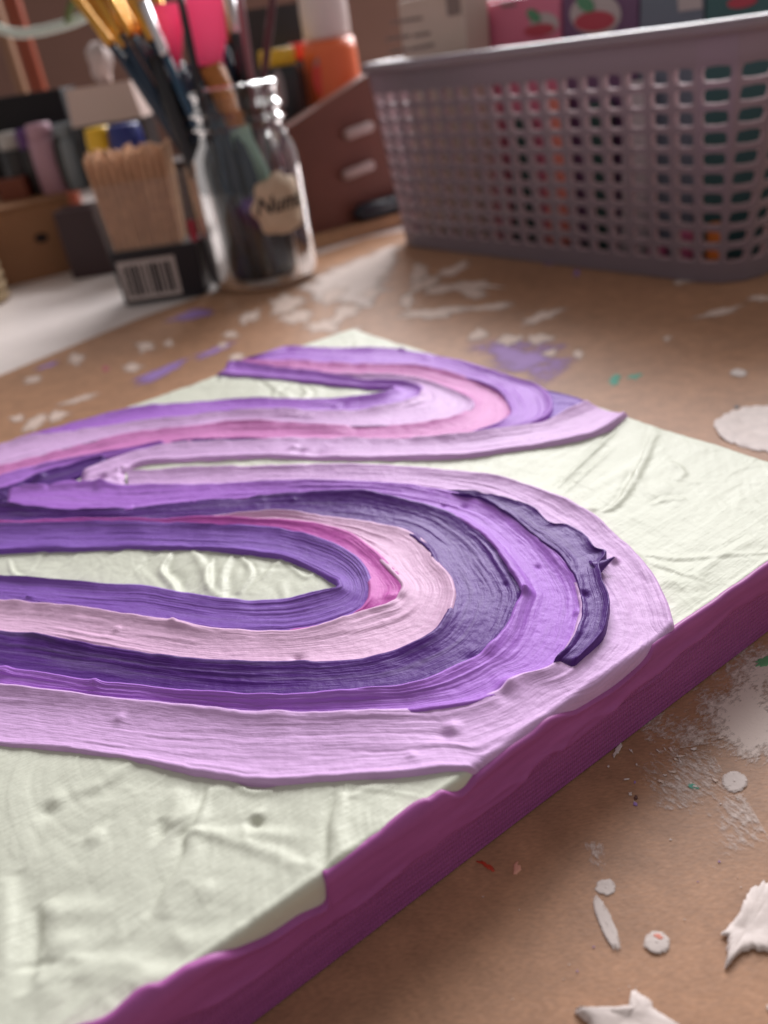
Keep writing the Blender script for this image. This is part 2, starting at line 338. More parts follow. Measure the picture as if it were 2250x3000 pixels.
# cream ground of the painting
def build_cream():
    nu, nv = 620, 520
    u = np.linspace(-LU - .0003, .0003, nu)[:, None] * np.ones((1, nv)); v = np.linspace(-.0062, LV + .0003, nv)[None, :] * np.ones((nu, 1))
    z = .0012 + .00030 * fbm(u * 38, v * 38, 1, 3) + .00010 * fbm(u * 180, v * 150, 4, 3)
    ang = .9 + .8 * vn(u * 25, v * 25, 8)                       # knife direction drifts over the surface
    s = -u * np.sin(ang) + v * np.cos(ang); t = u * np.cos(ang) + v * np.sin(ang)
    z += .00004 * vn(s * 900, t * 90, 21) + .00003 * vn(s * 1900, t * 160, 22)
    wx_, wy_ = u + .006 * vn(u * 60, v * 60, 51), v + .006 * vn(u * 60, v * 60, 52)
    rg = 1 - np.abs(vn(wx_ * 70 + wy_ * 40, wy_ * 75 - wx_ * 30, 53)); z += .00016 * np.clip((rg - .90) / .10, 0, 1) ** 1.5 * smooth01(.5 + vn(u * 40, v * 40, 54))
    rg = 1 - np.abs(vn(wx_ * 150 - wy_ * 60, wy_ * 120 + wx_ * 50, 55)); z += .00009 * np.clip((rg - .88) / .12, 0, 1) * smooth01(.4 + vn(u * 60, v * 60, 56))
    z += creases(u, v) + lumps(u, v)
    e = np.minimum.reduce([u + LU + .0003, .0003 - u, LV + .0003 - v])
    rim = smooth01(e / .0022)
    z = np.where(rim < 1, z * (.25 + .75 * rim) - .0012 * (1 - rim) ** 2, z)
    v2 = v + .0007 * vn(u * 220, v * 220, 31) * (e < .004)
    v3, z = roll(v, z, .1); v2 = np.where(v < .0013, v3, v2)
    X, Y = wpt(u, v2)
    return mesh('cream_paint', np.stack([X, Y, T + z], -1).reshape(-1, 3), grid_faces(nu, nv), P['cream'], pic, True, np.stack([u, v], -1).reshape(-1, 2))
build_cream()

# canvas body
canv = mat('magenta_canvas', (.42, .098, .365), .48, .35); nt = canv.node_tree; b = nt.nodes['Principled BSDF']
uvn = nt.nodes.new('ShaderNodeUVMap')
def wave(direction, scale):
    w = nt.nodes.new('ShaderNodeTexWave'); w.bands_direction = direction; w.inputs['Scale'].default_value = scale; w.inputs['Distortion'].default_value = 1.5; w.inputs['Detail'].default_value = 2
    nt.links.new(uvn.outputs[0], w.inputs['Vector']); return w
wx, wy = wave('X', 330), wave('Y', 300)
ad = nt.nodes.new('ShaderNodeMath'); ad.operation = 'ADD'; nt.links.new(wx.outputs['Fac'], ad.inputs[0])
ml = nt.nodes.new('ShaderNodeMath'); ml.operation = 'MULTIPLY'; ml.inputs[1].default_value = .45; nt.links.new(wy.outputs['Fac'], ml.inputs[0]); nt.links.new(ml.outputs[0], ad.inputs[1])
at = nt.nodes.new('ShaderNodeAttribute'); at.attribute_name = 'weave'
_mp = nt.nodes.new('ShaderNodeMapping'); _mp.inputs['Scale'].default_value = (70, 520, 1); nt.links.new(uvn.outputs[0], _mp.inputs[0])
_n = nt.nodes.new('ShaderNodeTexNoise'); _n.inputs['Scale'].default_value = 1; _n.inputs['Detail'].default_value = 6; _n.inputs['Roughness'].default_value = .62; nt.links.new(_mp.outputs[0], _n.inputs['Vector'])
_cr = nt.nodes.new('ShaderNodeMix'); _cr.data_type = 'RGBA'; _m = nt.nodes.new('ShaderNodeMapRange'); _m.inputs[1].default_value = .32; _m.inputs[2].default_value = .70; nt.links.new(_n.outputs['Fac'], _m.inputs[0]); nt.links.new(_m.outputs[0], _cr.inputs[0])
_cr.inputs[6].default_value = (.36, .088, .31, 1); _cr.inputs[7].default_value = (.455, .118, .395, 1); nt.links.new(_cr.outputs[2], b.inputs['Base Color'])
bp = nt.nodes.new('ShaderNodeBump'); bp.inputs['Distance'].default_value = .00025
nt.links.new(ad.outputs[0], bp.inputs['Height']); nt.links.new(bp.outputs[0], b.inputs['Normal'])
mm = nt.nodes.new('ShaderNodeMath'); mm.operation = 'MULTIPLY'; mm.inputs[1].default_value = 1.0; nt.links.new(at.outputs['Fac'], mm.inputs[0]); nt.links.new(mm.outputs[0], bp.inputs['Strength'])
def canvas_body():
    c = wpt(-LU / 2, LV / 2)
    o = box('canvas_frame', (*c, .0003), (LU - .0004, LV - .0004, T - .0006), canv, pic, TH, .0012)
canvas_body()

SIDE = [(-260, 3330), (120, 3080), (304, 3000), (423, 2911), (542, 2873), (651, 2813), (787, 2753), (880, 2692), (955, 2655), (962, 2615), (967, 2574), (1035, 2526), (1103, 2482), (1117, 2444), (1175, 2395), (1247, 2347), (1348, 2328), (1406, 2280), (1474, 2227), (1565, 2164), (1623, 2120), (1700, 2080), (1799, 2020), (1897, 1937), (1957, 1869), (2055, 1801), (2160, 1734), (2250, 1673), (2500, 1500)]
def build_side():
    # the ragged upper boundary as distance along the section: wall height first, then in over the top
    WV_ = -.0012
    bs = []
    for p in crom(SIDE, 8):
        c = cl(p, T + .0014)
        if c[1] >= 0: bs.append((c[0], T + .0012 + c[1]))
        else:
            r = ray(p); n_ = np.array([EV[0], EV[1], 0]); o_ = np.array([*wpt(0, WV_), 0]); c0 = np.array([0, 0, H])
            q = c0 + r * (((o_ - c0) @ n_) / (r @ n_)); bs.append(((q[:2] - O2) @ EU, min(q[2], T + .0012)))
    bs = np.array(sorted(bs)); n = 900; u = np.linspace(-LU, .0004, n)
    L = np.interp(u, bs[:, 0], bs[:, 1]) + .0001 * vn(u * 220, 0, 5)
    L = np.maximum(L, .009)
    m_ = 70; q = np.linspace(0, 1, m_)
    l = .0003 + q[None, :] * (L[:, None] - .0003); uu = u[:, None] * np.ones_like(l)
    zc = .0098 + .0026 * vn(u * 45, 3, 7) + .0010 * vn(u * 140, 5, 8)      # lower limit of the thick paint
    thick = smooth01((l - zc[:, None]) / .0012 + .5)
    lip = np.exp(-((l - zc[:, None] - .0006) / .0008) ** 2)
    edge = L[:, None] - l
    out = .0005 + thick * (.0004 + .00022 * fbm(uu * 60, l * 200, 3, 3)) + .00035 * lip * smooth01(vn(u * 90, 1, 4) + .3)[:, None]
    out += .0003 * np.exp(-((l - .011 - .002 * vn(uu * 100, 0, 9)) / .0006) ** 2) * np.clip(vn(uu * 55, 2, 12), 0, 1)
    out += .0005 * np.exp(-(edge / .0011) ** 2) * (.7 + .6 * vn(uu * 60, 4, 19))
    out *= smooth01(edge / .0007 + .12)
    # section: straight wall to T, quarter round r, then flat top at T + .0012
    r = .0012; zt = T
    d = l - (zt - .0004); ph = np.clip(d / (r * 1.0), 0, math.pi / 2); ex = np.clip(d - r * math.pi / 2, 0, None)
    wallz = np.minimum(l, zt - .0004)
    vv = np.where(d < 0, 0, r * (1 - np.cos(ph)) + ex) - np.cos(ph) * out
    zz = wallz + np.where(d < 0, 0, r * np.sin(ph)) + np.sin(ph) * (out + .0004)
    G = np.stack([uu, vv, zz, 1 - thick], -1)
    X, Y = wpt(G[..., 0], G[..., 1])
    o = mesh('side_paint', np.stack([X, Y, G[..., 2]], -1).reshape(-1, 3), grid_faces(n, m_), canv, pic, True,
             np.stack([uu, l], -1).reshape(-1, 2), {'weave': G[..., 3].ravel()})
    o['label'] = 'magenta paint lapping over the near edge of the canvas'
build_side()

# ---- strokes
def smooth_clip(c):              # keep strokes on the canvas
    c = c.copy(); c[:, 0] = np.clip(c[:, 0], -LU + .0003, -.0001); c[:, 1] = np.clip(c[:, 1], -.0045, LV - .0001); return c
def ribbon(A, B, color, seed, z0=.0019, lip=.0011, wob=.00016, bris=1.0, label=None, ends=True, lipw=.0021, ov=.00075, thinw=.0012):
    """paint stroke between canvas polylines A and B (same number of stations)"""
    A = smooth_clip(A); B = smooth_clip(B); N = len(A)
    Cn = (A + B) / 2; s = np.concatenate([[0], np.cumsum(np.hypot(*np.diff(Cn, axis=0).T))])
    n2 = max(60, int(s[-1] / .00055)); si = np.linspace(0, s[-1], n2)
    A = np.stack([np.interp(si, s, A[:, k]) for k in (0, 1)], 1); B = np.stack([np.interp(si, s, B[:, k]) for k in (0, 1)], 1)
    D = B - A; Wd = np.hypot(*D.T); dn = D / np.maximum(Wd, 1e-6)[:, None]
    A = A + dn * (wob * (vn(si * 150, 1, seed) + .6 * vn(si * 420, 1, seed + 9)))[:, None]
    B = B + dn * (wob * (vn(si * 150, 7, seed) + .6 * vn(si * 420, 8, seed + 9)))[:, None]
    Wm = float(np.percentile(Wd, 90)); mcount = int(np.clip(Wm / .00027, 14, 64))
    q = np.linspace(0, 1, mcount); q = q - .10 * np.sin(2 * math.pi * q) / (2 * math.pi) * 2
    U = A[:, None, 0] + q[None] * (B - A)[:, None, 0]; V = A[:, None, 1] + q[None] * (B - A)[:, None, 1]
    Wl = np.hypot(*(B - A).T)[:, None]; da = q[None] * Wl; db = (1 - q)[None] * Wl
    sm = si[:, None] * np.ones_like(U); dd = (q[None] - .5) * Wm + .0012 * vn(sm * 30, q[None] * 2, seed + 2)
    lw = np.minimum(lipw, .30 * Wl + 1e-5)
    la = lip * (.85 + .45 * vn(sm * 50, 2, seed + 3) + .12 * vn(sm * 260, 2, seed + 4)); lb = lip * (.85 + .45 * vn(sm * 50, 6, seed + 5) + .12 * vn(sm * 260, 6, seed + 6))
    wy_ = (dn[:, 0] * EU[1] + dn[:, 1] * EV[1])[:, None]          # how far the B side lies away from the viewer
    ka = 1.0 - .45 * wy_; kb = 1.0 + .45 * wy_
    ka = ka * (1 + .0 * sm); kb = kb * (1 + .0 * sm)
    z = z0 + la * ka * np.exp(-(da / (lw * ka)) ** 1.25) + lb * kb * np.exp(-(db / (lw * kb)) ** 1.25)
    act = .25 + .95 * smooth01(.5 + .9 * vn(sm * 28, q[None] * 2.5, seed + 18))
    z += bris * act * (.00006 * vn(dd * 1100, sm * 60, seed + 11) + .00004 * vn(dd * 2100, sm * 110, seed + 12) + .00003 * vn(dd * 330, sm * 30, seed + 13))
    z += bris * .00004 * fbm(U * 700, V * 700, seed + 14, 2) + .00015 * fbm(U * 90, V * 90, seed + 15, 2)
    # short raised drag marks along the stroke
    k = vn(sm * 45, dd * 700, seed + 16); z += bris * .00022 * np.clip(k - .45, 0, 1) * 2
    z += lumps(U, V)
    if ends:
        e = np.minimum(si, si[-1] - si); f = smooth01(e / .003)[:, None]; z = z * f + .0006 * (1 - f)
    thin = smooth01(Wl / thinw); z = z * thin + .0009 * (1 - thin)
    # skirts run down outside both edges
    G = []
    G.append((A - dn * ov, np.full((n2, 1), .0003), -ov)); 
    first = np.stack([*(A - dn * ov).T], -1); last = (B + dn * ov)
    Uf = np.concatenate([first[:, :1], (A - dn * ov * .7)[:, :1], U, (B + dn * ov * .7)[:, :1], last[:, :1]], 1)
    Vf = np.concatenate([first[:, 1:], (A - dn * ov * .7)[:, 1:], V, (B + dn * ov * .7)[:, 1:], last[:, 1:]], 1)
    Zf = np.concatenate([np.full((n2, 1), .0002), z[:, :1] * .93, z, z[:, -1:] * .93, np.full((n2, 1), .0002)], 1)
    Vf, Zf = roll(Vf, Zf)
    X, Y = wpt(Uf, Vf)
    dv = np.concatenate([dd[:, :1] - ov, dd[:, :1] - ov * .7, dd, dd[:, -1:] + ov * .7, dd[:, -1:] + ov], 1)
    UV = np.stack([si[:, None] * np.ones_like(Uf) + seed * .37, dv], -1)
    o = mesh('paint_stroke', np.stack([X, Y, T + Zf], -1).reshape(-1, 3), grid_faces(n2, Uf.shape[1]), P[color], pic, True, UV.reshape(-1, 2))
    if label: o['label'] = label
    return o

def fan(curve, C, ys, K):
    p = crom(curve, 14); x = p[:, 0] - C[0]; y = (p[:, 1] - C[1]) * ys
    s = np.where(x < 0, np.where(y < 0, x, K * math.pi - x), K * (np.arctan2(y, x) + math.pi / 2))
    s = np.where((x >= 0), np.clip(s, 0, K * math.pi), s)
    s = np.maximum.accumulate(s + np.arange(len(s)) * 1e-6)
    return s, p
def at_s(sp, s): return np.array([cl((x, y)) for x, y in zip(np.interp(s, sp[0], sp[1][:, 0]), np.interp(s, sp[0], sp[1][:, 1]))])

# lower loop: boundaries from outside in, each from upper left, round the bend, to lower left
LB = [
 [(-320, 1440), (375, 1389), (560, 1378), (750, 1373), (1025, 1366), (1213, 1375), (1400, 1393), (1500, 1413), (1600, 1448), (1708, 1500), (1776, 1549), (1851, 1617), (1904, 1681), (1938, 1749), (1964, 1832), (1990, 1880), (1925, 1985), (1830, 2062), (1730, 2130), (1600, 2215), (1480, 2268), (1400, 2250), (1301, 2243), (1188, 2257), (1000, 2268), (796, 2276), (663, 2266), (530, 2246), (398, 2219), (265, 2196), (133, 2176), (0, 2170), (-320, 2150)],
 [(-320, 1470), (226, 1424), (375, 1429), (560, 1424), (750, 1420), (1025, 1418), (1213, 1431), (1350, 1456), (1467, 1500), (1527, 1545), (1588, 1594), (1640, 1643), (1686, 1703), (1704, 1771), (1701, 1824), (1678, 1892), (1640, 1945), (1603, 1971), (1527, 1990), (1467, 2027), (1377, 2061), (1226, 2084), (1100, 2093), (961, 2100), (796, 2100), (663, 2093), (497, 2074), (332, 2057), (166, 2037), (0, 2020), (-320, 1985)],
 [(-320, 1485), (0, 1485), (90, 1495), (220, 1500), (375, 1494), (560, 1473), (750, 1459), (838, 1455), (1025, 1454), (1087, 1458), (1172, 1475), (1277, 1498), (1362, 1534), (1440, 1590), (1475, 1640), (1512, 1696), (1536, 1745), (1520, 1790), (1482, 1862), (1422, 1922), (1324, 1975), (1226, 2020), (1113, 2039), (928, 2054), (796, 2060), (663, 2054), (530, 2040), (398, 2020), (265, 2007), (133, 1984), (0, 1964), (-320, 1915)],
 [(-320, 1530), (0, 1530), (265, 1525), (464, 1527), (597, 1521), (750, 1513), (855, 1513), (1003, 1526), (1109, 1545), (1193, 1564), (1248, 1604), (1277, 1648), (1315, 1695), (1328, 1745), (1311, 1817), (1273, 1866), (1206, 1901), (1109, 1931), (1003, 1946), (877, 1953), (729, 1954), (564, 1944), (398, 1924), (232, 1895), (99, 1865), (0, 1855), (-320, 1800)],
 [(-320, 1531), (0, 1531), (265, 1526), (464, 1528), (597, 1525), (750, 1531), (834, 1534), (940, 1549), (1020, 1572), (1087, 1617), (1142, 1669), (1180, 1716), (1178, 1743), (1142, 1779), (1066, 1804), (982, 1834), (898, 1857), (834, 1865), (775, 1862), (630, 1855), (517, 1835), (398, 1818), (265, 1798), (133, 1782), (0, 1769), (-320, 1730)],
 [(-320, 1546), (0, 1545), (265, 1540), (464, 1541), (597, 1546), (750, 1551), (834, 1562), (919, 1585), (1003, 1619), (1058, 1661), (1083, 1712), (1087, 1745), (1075, 1783), (1024, 1811), (940, 1840), (855, 1856), (775, 1860), (729, 1860), (630, 1854), (517, 1834), (398, 1817), (265, 1797), (133, 1781), (0, 1768), (-320, 1729)],
 [(-320, 1620), (0, 1609), (199, 1603), (398, 1599), (564, 1601), (663, 1606), (763, 1618), (834, 1629), (898, 1652), (944, 1676), (986, 1703), (997, 1720), (993, 1735), (940, 1747), (862, 1760), (716, 1764), (597, 1751), (464, 1729), (332, 1715), (166, 1706), (0, 1694), (-320, 1670)],
]
CB = (905, 1722); KB = 620
LF = [fan(c, CB, 1.6, KB) for c in LB]
def srange(a, b, n=420): return np.linspace(a, b, n)
s_ul = -1200; s_end = KB * math.pi + 1200
def lower(i, j, color, seed, s0=s_ul, s1=s_end, **kw):
    s = srange(s0, s1); return ribbon(at_s(LF[i], s), at_s(LF[j], s), color, seed, **kw)
lower(0, 1, 'lilac', 11, s0=-530, label='broad lilac outer stroke of the near loop', ends=False, z0=.0017)
lower(1, 2, 'mid', 12, s0=-860, label='orchid purple stroke inside the lilac one', z0=.0020)
lower(2, 3, 'dark', 13, label='deep purple stroke of the near loop', z0=.0019, lip=.0011)
lower(3, 4, 'pale', 14, s0=-330, label='pale pink stroke of the near loop', z0=.0021)
lower(4, 5, 'magenta', 15, s1=KB * math.pi + 128, label='thin magenta stroke of the near loop', z0=.0021, lip=.0007)
lower(5, 6, 'violet', 16, label='violet stroke round the long cream island', z0=.0019)

# deep purple accent squeezed over the lilac
ACO = [(1262, 1428), (1350, 1446), (1460, 1470), (1554, 1498), (1609, 1546), (1663, 1554), (1714, 1585), (1742, 1622), (1776, 1634), (1753, 1672), (1761, 1710), (1777, 1757), (1779, 1804), (1765, 1867), (1726, 1914), (1690, 1948), (1656, 1973)]
ACI = [(1262, 1432), (1350, 1460), (1409, 1473), (1468, 1505), (1526, 1544), (1585, 1597), (1620, 1622), (1644, 1640), (1662, 1665), (1683, 1695), (1697, 1730), (1705, 1760), (1706, 1815), (1690, 1871), (1660, 1918), (1635, 1945), (1601, 1971)]
def pair(a, b, n=260):
    f = lambda c: (lambda d: d)(np.array([cl(p) for p in crom(c, 12)]))
    A, B = f(a), f(b)
    def rs(Q):
        s = np.concatenate([[0], np.cumsum(np.hypot(*np.diff(Q, axis=0).T))]); t = np.linspace(0, s[-1], n)
        return np.stack([np.interp(t, s, Q[:, k]) for k in (0, 1)], 1)
    return rs(A), rs(B)
A_, B_ = pair(ACO, ACI)
ribbon(A_, B_, 'dark', 21, z0=.0031, lip=.0009, lipw=.0012, bris=1.6, ov=.0003, thinw=.0030, label='glossy deep purple ridge with a spike on the lilac stroke')
# spike of paint
def spike():
    a = cl((1735, 1650), .0205); b_ = cl((1800, 1638), .0205)
    pts = []; n = 16; k = 12
    for i in range(n):
        t = i / (n - 1); c = a + (b_ - a) * t; r = .0021 * (1 - t) ** 1.3 + .00018; zc = T + .0030 + .0006 * t + .0009 * t * t
        nn = np.array([-(b_ - a)[1], (b_ - a)[0]]); nn /= np.linalg.norm(nn)
        for j in range(k):
            an = 2 * math.pi * j / k
            q = c + nn * r * math.cos(an); pts.append((*wpt(q[0], q[1]), zc + r * .75 * math.sin(an) - .0006 * (1 - t)))
    Fc = [(i * k + j, (i + 1) * k + j, (i + 1) * k + (j + 1) % k, i * k + (j + 1) % k) for i in range(n - 1) for j in range(k)]
    Fc += [tuple(range(k)), tuple((n - 1) * k + j for j in range(k - 1, -1, -1))]
    mesh('paint_spike', pts, Fc, P['dark'], pic, True, [(i * .0003, j * .0004) for i in range(n) for j in range(k)])
spike()

# upper loop
UB = [
 [(560, 1022), (700, 1030), (780, 1022), (876, 1021), (1000, 1024), (1151, 1028), (1264, 1043), (1377, 1073), (1490, 1107), (1573, 1134), (1603, 1160), (1614, 1194), (1595, 1224), (1543, 1247), (1452, 1265), (1377, 1278), (1300, 1284), (1226, 1288), (1025, 1289), (838, 1286)],
 [(560, 1060), (740, 1061), (876, 1063), (1000, 1072), (1151, 1077), (1264, 1088), (1377, 1115), (1452, 1145), (1490, 1179), (1501, 1213), (1475, 1239), (1422, 1262), (1362, 1277), (1290, 1285), (1226, 1287), (1025, 1288), (838, 1285), (650, 1285), (543, 1294), (407, 1312), (271, 1334), (136, 1359), (0, 1395), (-300, 1480)],
 [(600, 1066), (763, 1077), (853, 1090), (944, 1099), (1025, 1106), (1147, 1108), (1230, 1118), (1324, 1149), (1377, 1175), (1388, 1194), (1362, 1216), (1301, 1235), (1188, 1250), (1000, 1253), (921, 1251), (786, 1244), (650, 1246), (543, 1257), (407, 1271), (271, 1300), (136, 1334), (0, 1373), (-300, 1460)],
 [(600, 1064), (713, 1073), (831, 1090), (921, 1098), (966, 1107), (1057, 1119), (1147, 1125), (1206, 1131), (1233, 1140), (1238, 1153), (1222, 1172), (1193, 1183), (1125, 1199), (1034, 1211), (921, 1211), (786, 1212), (650, 1217), (543, 1230), (407, 1244), (271, 1262), (158, 1280), (60, 1300), (-300, 1400)],
 [(560, 1080), (664, 1095), (740, 1099), (831, 1108), (921, 1117), (1057, 1131), (1147, 1136), (1156, 1149), (1147, 1156), (1102, 1169), (1025, 1174), (921, 1176), (786, 1174), (650, 1177), (588, 1181), (452, 1196), (362, 1212), (271, 1232), (60, 1285), (-300, 1380)],
]
CU = (1120, 1150); KU = 420
UF = [fan(c, CU, 2.0, KU) for c in UB]
def upper(i, j, color, seed, s0, s1, **kw):
    s = srange(s0, s1, 360); return ribbon(at_s(UF[i], s), at_s(UF[j], s), color, seed, **kw)
ue = KU * math.pi
upper(0, 1, 'mid', 31, -520, ue + 60, label='light violet outer stroke of the far loop', z0=.0019)
upper(1, 2, 'pink', 32, -470, ue + 1250, label='pink stroke of the far loop', z0=.0019)
upper(2, 3, 'lilac', 33, -200, ue + 1250, label='pale lilac stroke inside the pink one', z0=.0022)
upper(3, 4, 'mid', 34, -500, ue + 1100, label='violet stroke round the far cream island', z0=.0020)

# lilac stroke running from the left bend to the far right edge
L2T = [(226, 1405), (271, 1379), (339, 1348), (407, 1325), (497, 1307), (588, 1300), (750, 1294), (838, 1288), (1025, 1289), (1213, 1290), (1377, 1279), (1543, 1250), (1603, 1239), (1678, 1209), (1740, 1178)]
L2B = [(228, 1418), (320, 1402), (360, 1380), (400, 1356), (452, 1346), (588, 1339), (750, 1332), (860, 1336), (1000, 1338), (1188, 1337), (1339, 1331), (1490, 1314), (1603, 1299), (1716, 1275), (1790, 1244), (1840, 1200)]
A_, B_ = pair(L2T, L2B); ribbon(A_, B_, 'lilac', 41, z0=.0020, label='lilac stroke running to the far right edge')
LT1 = [(222, 1412), (260, 1402), (310, 1388), (352, 1378), (372, 1376)]; LT2 = [(226, 1424), (270, 1427), (320, 1428), (365, 1428), (385, 1420)]
A_, B_ = pair(LT1, LT2, 60); ribbon(A_, B_, 'lilac', 42, z0=.0019, lip=.0012, label='rough lilac dab closing the left bend')
DW1 = [(1560, 1128), (1620, 1150), (1680, 1164), (1738, 1180)]; DW2 = [(1590, 1228), (1612, 1222), (1645, 1215), (1700, 1204)]
A_, B_ = pair(DW1, DW2, 90); ribbon(A_, B_, 'violet', 43, z0=.0018, lip=.0004, label='violet wedge at the far edge')
DT1 = [(380, 1318), (497, 1299), (588, 1290), (700, 1286), (800, 1285), (900, 1287)]; DT2 = [(380, 1322), (497, 1309), (588, 1301), (700, 1297), (800, 1292), (900, 1290)]
A_, B_ = pair(DT1, DT2); ribbon(A_, B_, 'dark', 44, z0=.0019, lip=.0005)
VA = [(-60, 1425), (0, 1402), (136, 1364), (271, 1338), (407, 1314), (500, 1299)]; VB = [(-60, 1470), (20, 1428), (113, 1398), (190, 1374), (271, 1350), (407, 1322), (500, 1304)]
A_, B_ = pair(VA, VB); ribbon(A_, B_, 'mid', 45, z0=.0021, label='orchid stroke turning at the left bend')
DA = [(-40, 1450), (40, 1428), (113, 1394), (190, 1372), (271, 1348), (330, 1342)]; DB = [(-40, 1480), (60, 1440), (136, 1428), (194, 1408), (250, 1384), (325, 1350)]
A_, B_ = pair(DA, DB, 140); ribbon(A_, B_, 'dark', 46, z0=.0019, lip=.0009)
VC = [(2, 1466), (40, 1442), (136, 1432), (203, 1416), (240, 1420), (320, 1426), (420, 1428)]; VD = [(2, 1470), (40, 1488), (110, 1496), (200, 1500), (280, 1500), (350, 1497), (420, 1488)]
A_, B_ = pair(VC, VD, 140); ribbon(A_, B_, 'mid', 47, z0=.0022, lip=.0008)
DE = [(-330, 1420), (-120, 1420), (0, 1398), (136, 1360), (271, 1336), (400, 1313)]; DF = [(-330, 1440), (-120, 1440), (0, 1408), (136, 1367), (271, 1341), (400, 1317)]
A_, B_ = pair(DE, DF); ribbon(A_, B_, 'dark', 48, z0=.0020, lip=.0005)
DG = [(-330, 1425), (-150, 1435), (-60, 1440), (2, 1442), (30, 1450)]; DH = [(-330, 1490), (-150, 1490), (-60, 1490), (10, 1492), (60, 1496)]
A_, B_ = pair(DG, DH); ribbon(A_, B_, 'dark', 49, z0=.0018, lip=.0005)
#VE = [(560, 1075), (713, 1074), (831, 1091), (921, 1099), (1000, 1112)]; VF = [(560, 1095), (664, 1095), (740, 1100), (831, 1108), (1000, 1124)]

# ------------------------------------------------------------------ dried paint marks on the cardboard
def poly_patch(poly, m, seed=0, th=.0003, name='paint_smear', dirpx=None, step=.0016, edge=.006, gain=.75):
    """dry-brushed area given as a photo-pixel outline; coverage falls off towards the outline"""
    W_ = np.array([atz(p)[:2] for p in poly]); lo = W_.min(0); hi = W_.max(0)
    nx = max(8, int((hi[0] - lo[0]) / step)); ny = max(8, int((hi[1] - lo[1]) / step))
    gx, gy = np.meshgrid(np.linspace(lo[0], hi[0], nx), np.linspace(lo[1], hi[1], ny), indexing='ij')
    ins = np.zeros(gx.shape, bool); n = len(W_); dist = np.full(gx.shape, 1e9)
    for i in range(n):
        a, b_ = W_[i], W_[(i + 1) % n]
        c = ((a[1] > gy) != (b_[1] > gy)) & (gx < (b_[0] - a[0]) * (gy - a[1]) / (b_[1] - a[1] + 1e-12) + a[0]); ins ^= c
        d = b_ - a; t = np.clip(((gx - a[0]) * d[0] + (gy - a[1]) * d[1]) / (d @ d), 0, 1)
        dist = np.minimum(dist, np.hypot(gx - a[0] - t * d[0], gy - a[1] - t * d[1]))
    sd = np.where(ins, dist, -dist)
    cov = np.clip(.35 + gain * sd / edge + .14 * fbm(gx * 120, gy * 120, seed, 3), -.3, .75)
    dv = (atz(dirpx[1]) - atz(dirpx[0]))[:2] if dirpx else np.array([1., 0]); dv /= np.linalg.norm(dv)
    UV = np.stack([gx * dv[0] + gy * dv[1], -gx * dv[1] + gy * dv[0]], -1)
    Z = .00010 + .00012 * np.clip(cov, 0, .7)
    F_ = grid_faces(nx, ny)
    keep = (sd > -.5 * edge).ravel()[F_].any(1); F_ = F_[keep]
    used = np.unique(F_); mp_ = -np.ones(nx * ny, int); mp_[used] = np.arange(len(used))
    V = np.stack([gx, gy, Z], -1).reshape(-1, 3)[used]
    return mesh(name, V, mp_[F_], m, card_root, True, UV.reshape(-1, 2)[used], {'cov': cov.ravel()[used]})

poly_patch([(2330, 1800), (2180, 1912), (2040, 2020), (2005, 2075), (2055, 2130), (2075, 2175), (2150, 2210), (2190, 2260), (2330, 2190)], DW, 3, dirpx=((1900, 2120), (2250, 1860)), edge=.010, gain=.5)
poly_patch([(1860, 2110), (1990, 2040), (2090, 2080), (2080, 2180), (1990, 2190), (1900, 2160)], DW, 5, dirpx=((1900, 2120), (2250, 1860)), edge=.014, gain=.42)
poly_patch([(1880, 2280), (2000, 2190), (2100, 2230), (2120, 2310), (2060, 2360), (1950, 2340)], DW, 7, dirpx=((1980, 2240), (2080, 2300)), edge=.014, gain=.30)
poly_patch([(2020, 2350), (2180, 2330), (2230, 2460), (2150, 2540), (2070, 2510)], DW, 8, dirpx=((1980, 2240), (2080, 2300)), edge=.016, gain=.14)
poly_patch([(1715, 2470), (1765, 2465), (1785, 2565), (1735, 2560)], DW, 9, dirpx=((1740, 2460), (1760, 2560)), edge=.002, gain=.22, step=.0004)
blob((2108, 2290), (2196, 2292), 36, PB, .0005, 1, .04, name='paint_drop')
blob((1742, 2600), (1808, 2602), 28, PB, .0002, 2, .06, name='paint_drop')
blob((1745, 2625), (1812, 2795), 22, PB, .0006, 3, .10)
blob((1880, 2750), (1968, 2775), 40, PB, .0005, 4, .05, name='paint_drop')
blob((1912, 2742), (1945, 2752), 8, mat('coral_paint', (.75, .25, .18), .5), .0002, 5, .2, name='paint_drop', z=.00030)
# flakes of skinned-over paint standing a little proud of the sheet
def flake(poly, m, seed, th=.0005):
    W_ = np.array([atz(p)[:2] for p in crom(list(poly) + [poly[0]], 9)])[:-1]; c = W_.mean(0); _i = np.arange(len(W_)); W_ = c + (W_ - c) * (1 + .05 * vn(_i * .45, 0, seed) + .05 * vn(_i * .9, 3, seed))[:, None]; n = len(W_); V = []; Fc = []
    rg = [0.0, .35, .65, .88, 1.0]
    for k, q in enumerate(rg[1:]):
        for p in W_:
            x, y = c + (p - c) * q
            V.append((x, y, .0003 + th * (.35 + .8 * abs(float(vn(x * 190, y * 190, seed))) + .5 * q * max(0, float(vn(x * 90, y * 90, seed + 2)))) if k < 3 else .0001 + .0006 * abs(float(vn(x * 160, y * 160, seed + 6)))))
    V.append((*c, th * .7)); m_ = len(rg) - 1
    for k in range(m_ - 1):
        for j in range(n): Fc.append((k * n + j, (k + 1) * n + j, (k + 1) * n + (j + 1) % n, k * n + (j + 1) % n))
    for j in range(n): Fc.append((len(V) - 1, j, (j + 1) % n))
    return mesh('paint_flake', V, Fc, m, card_root, True)
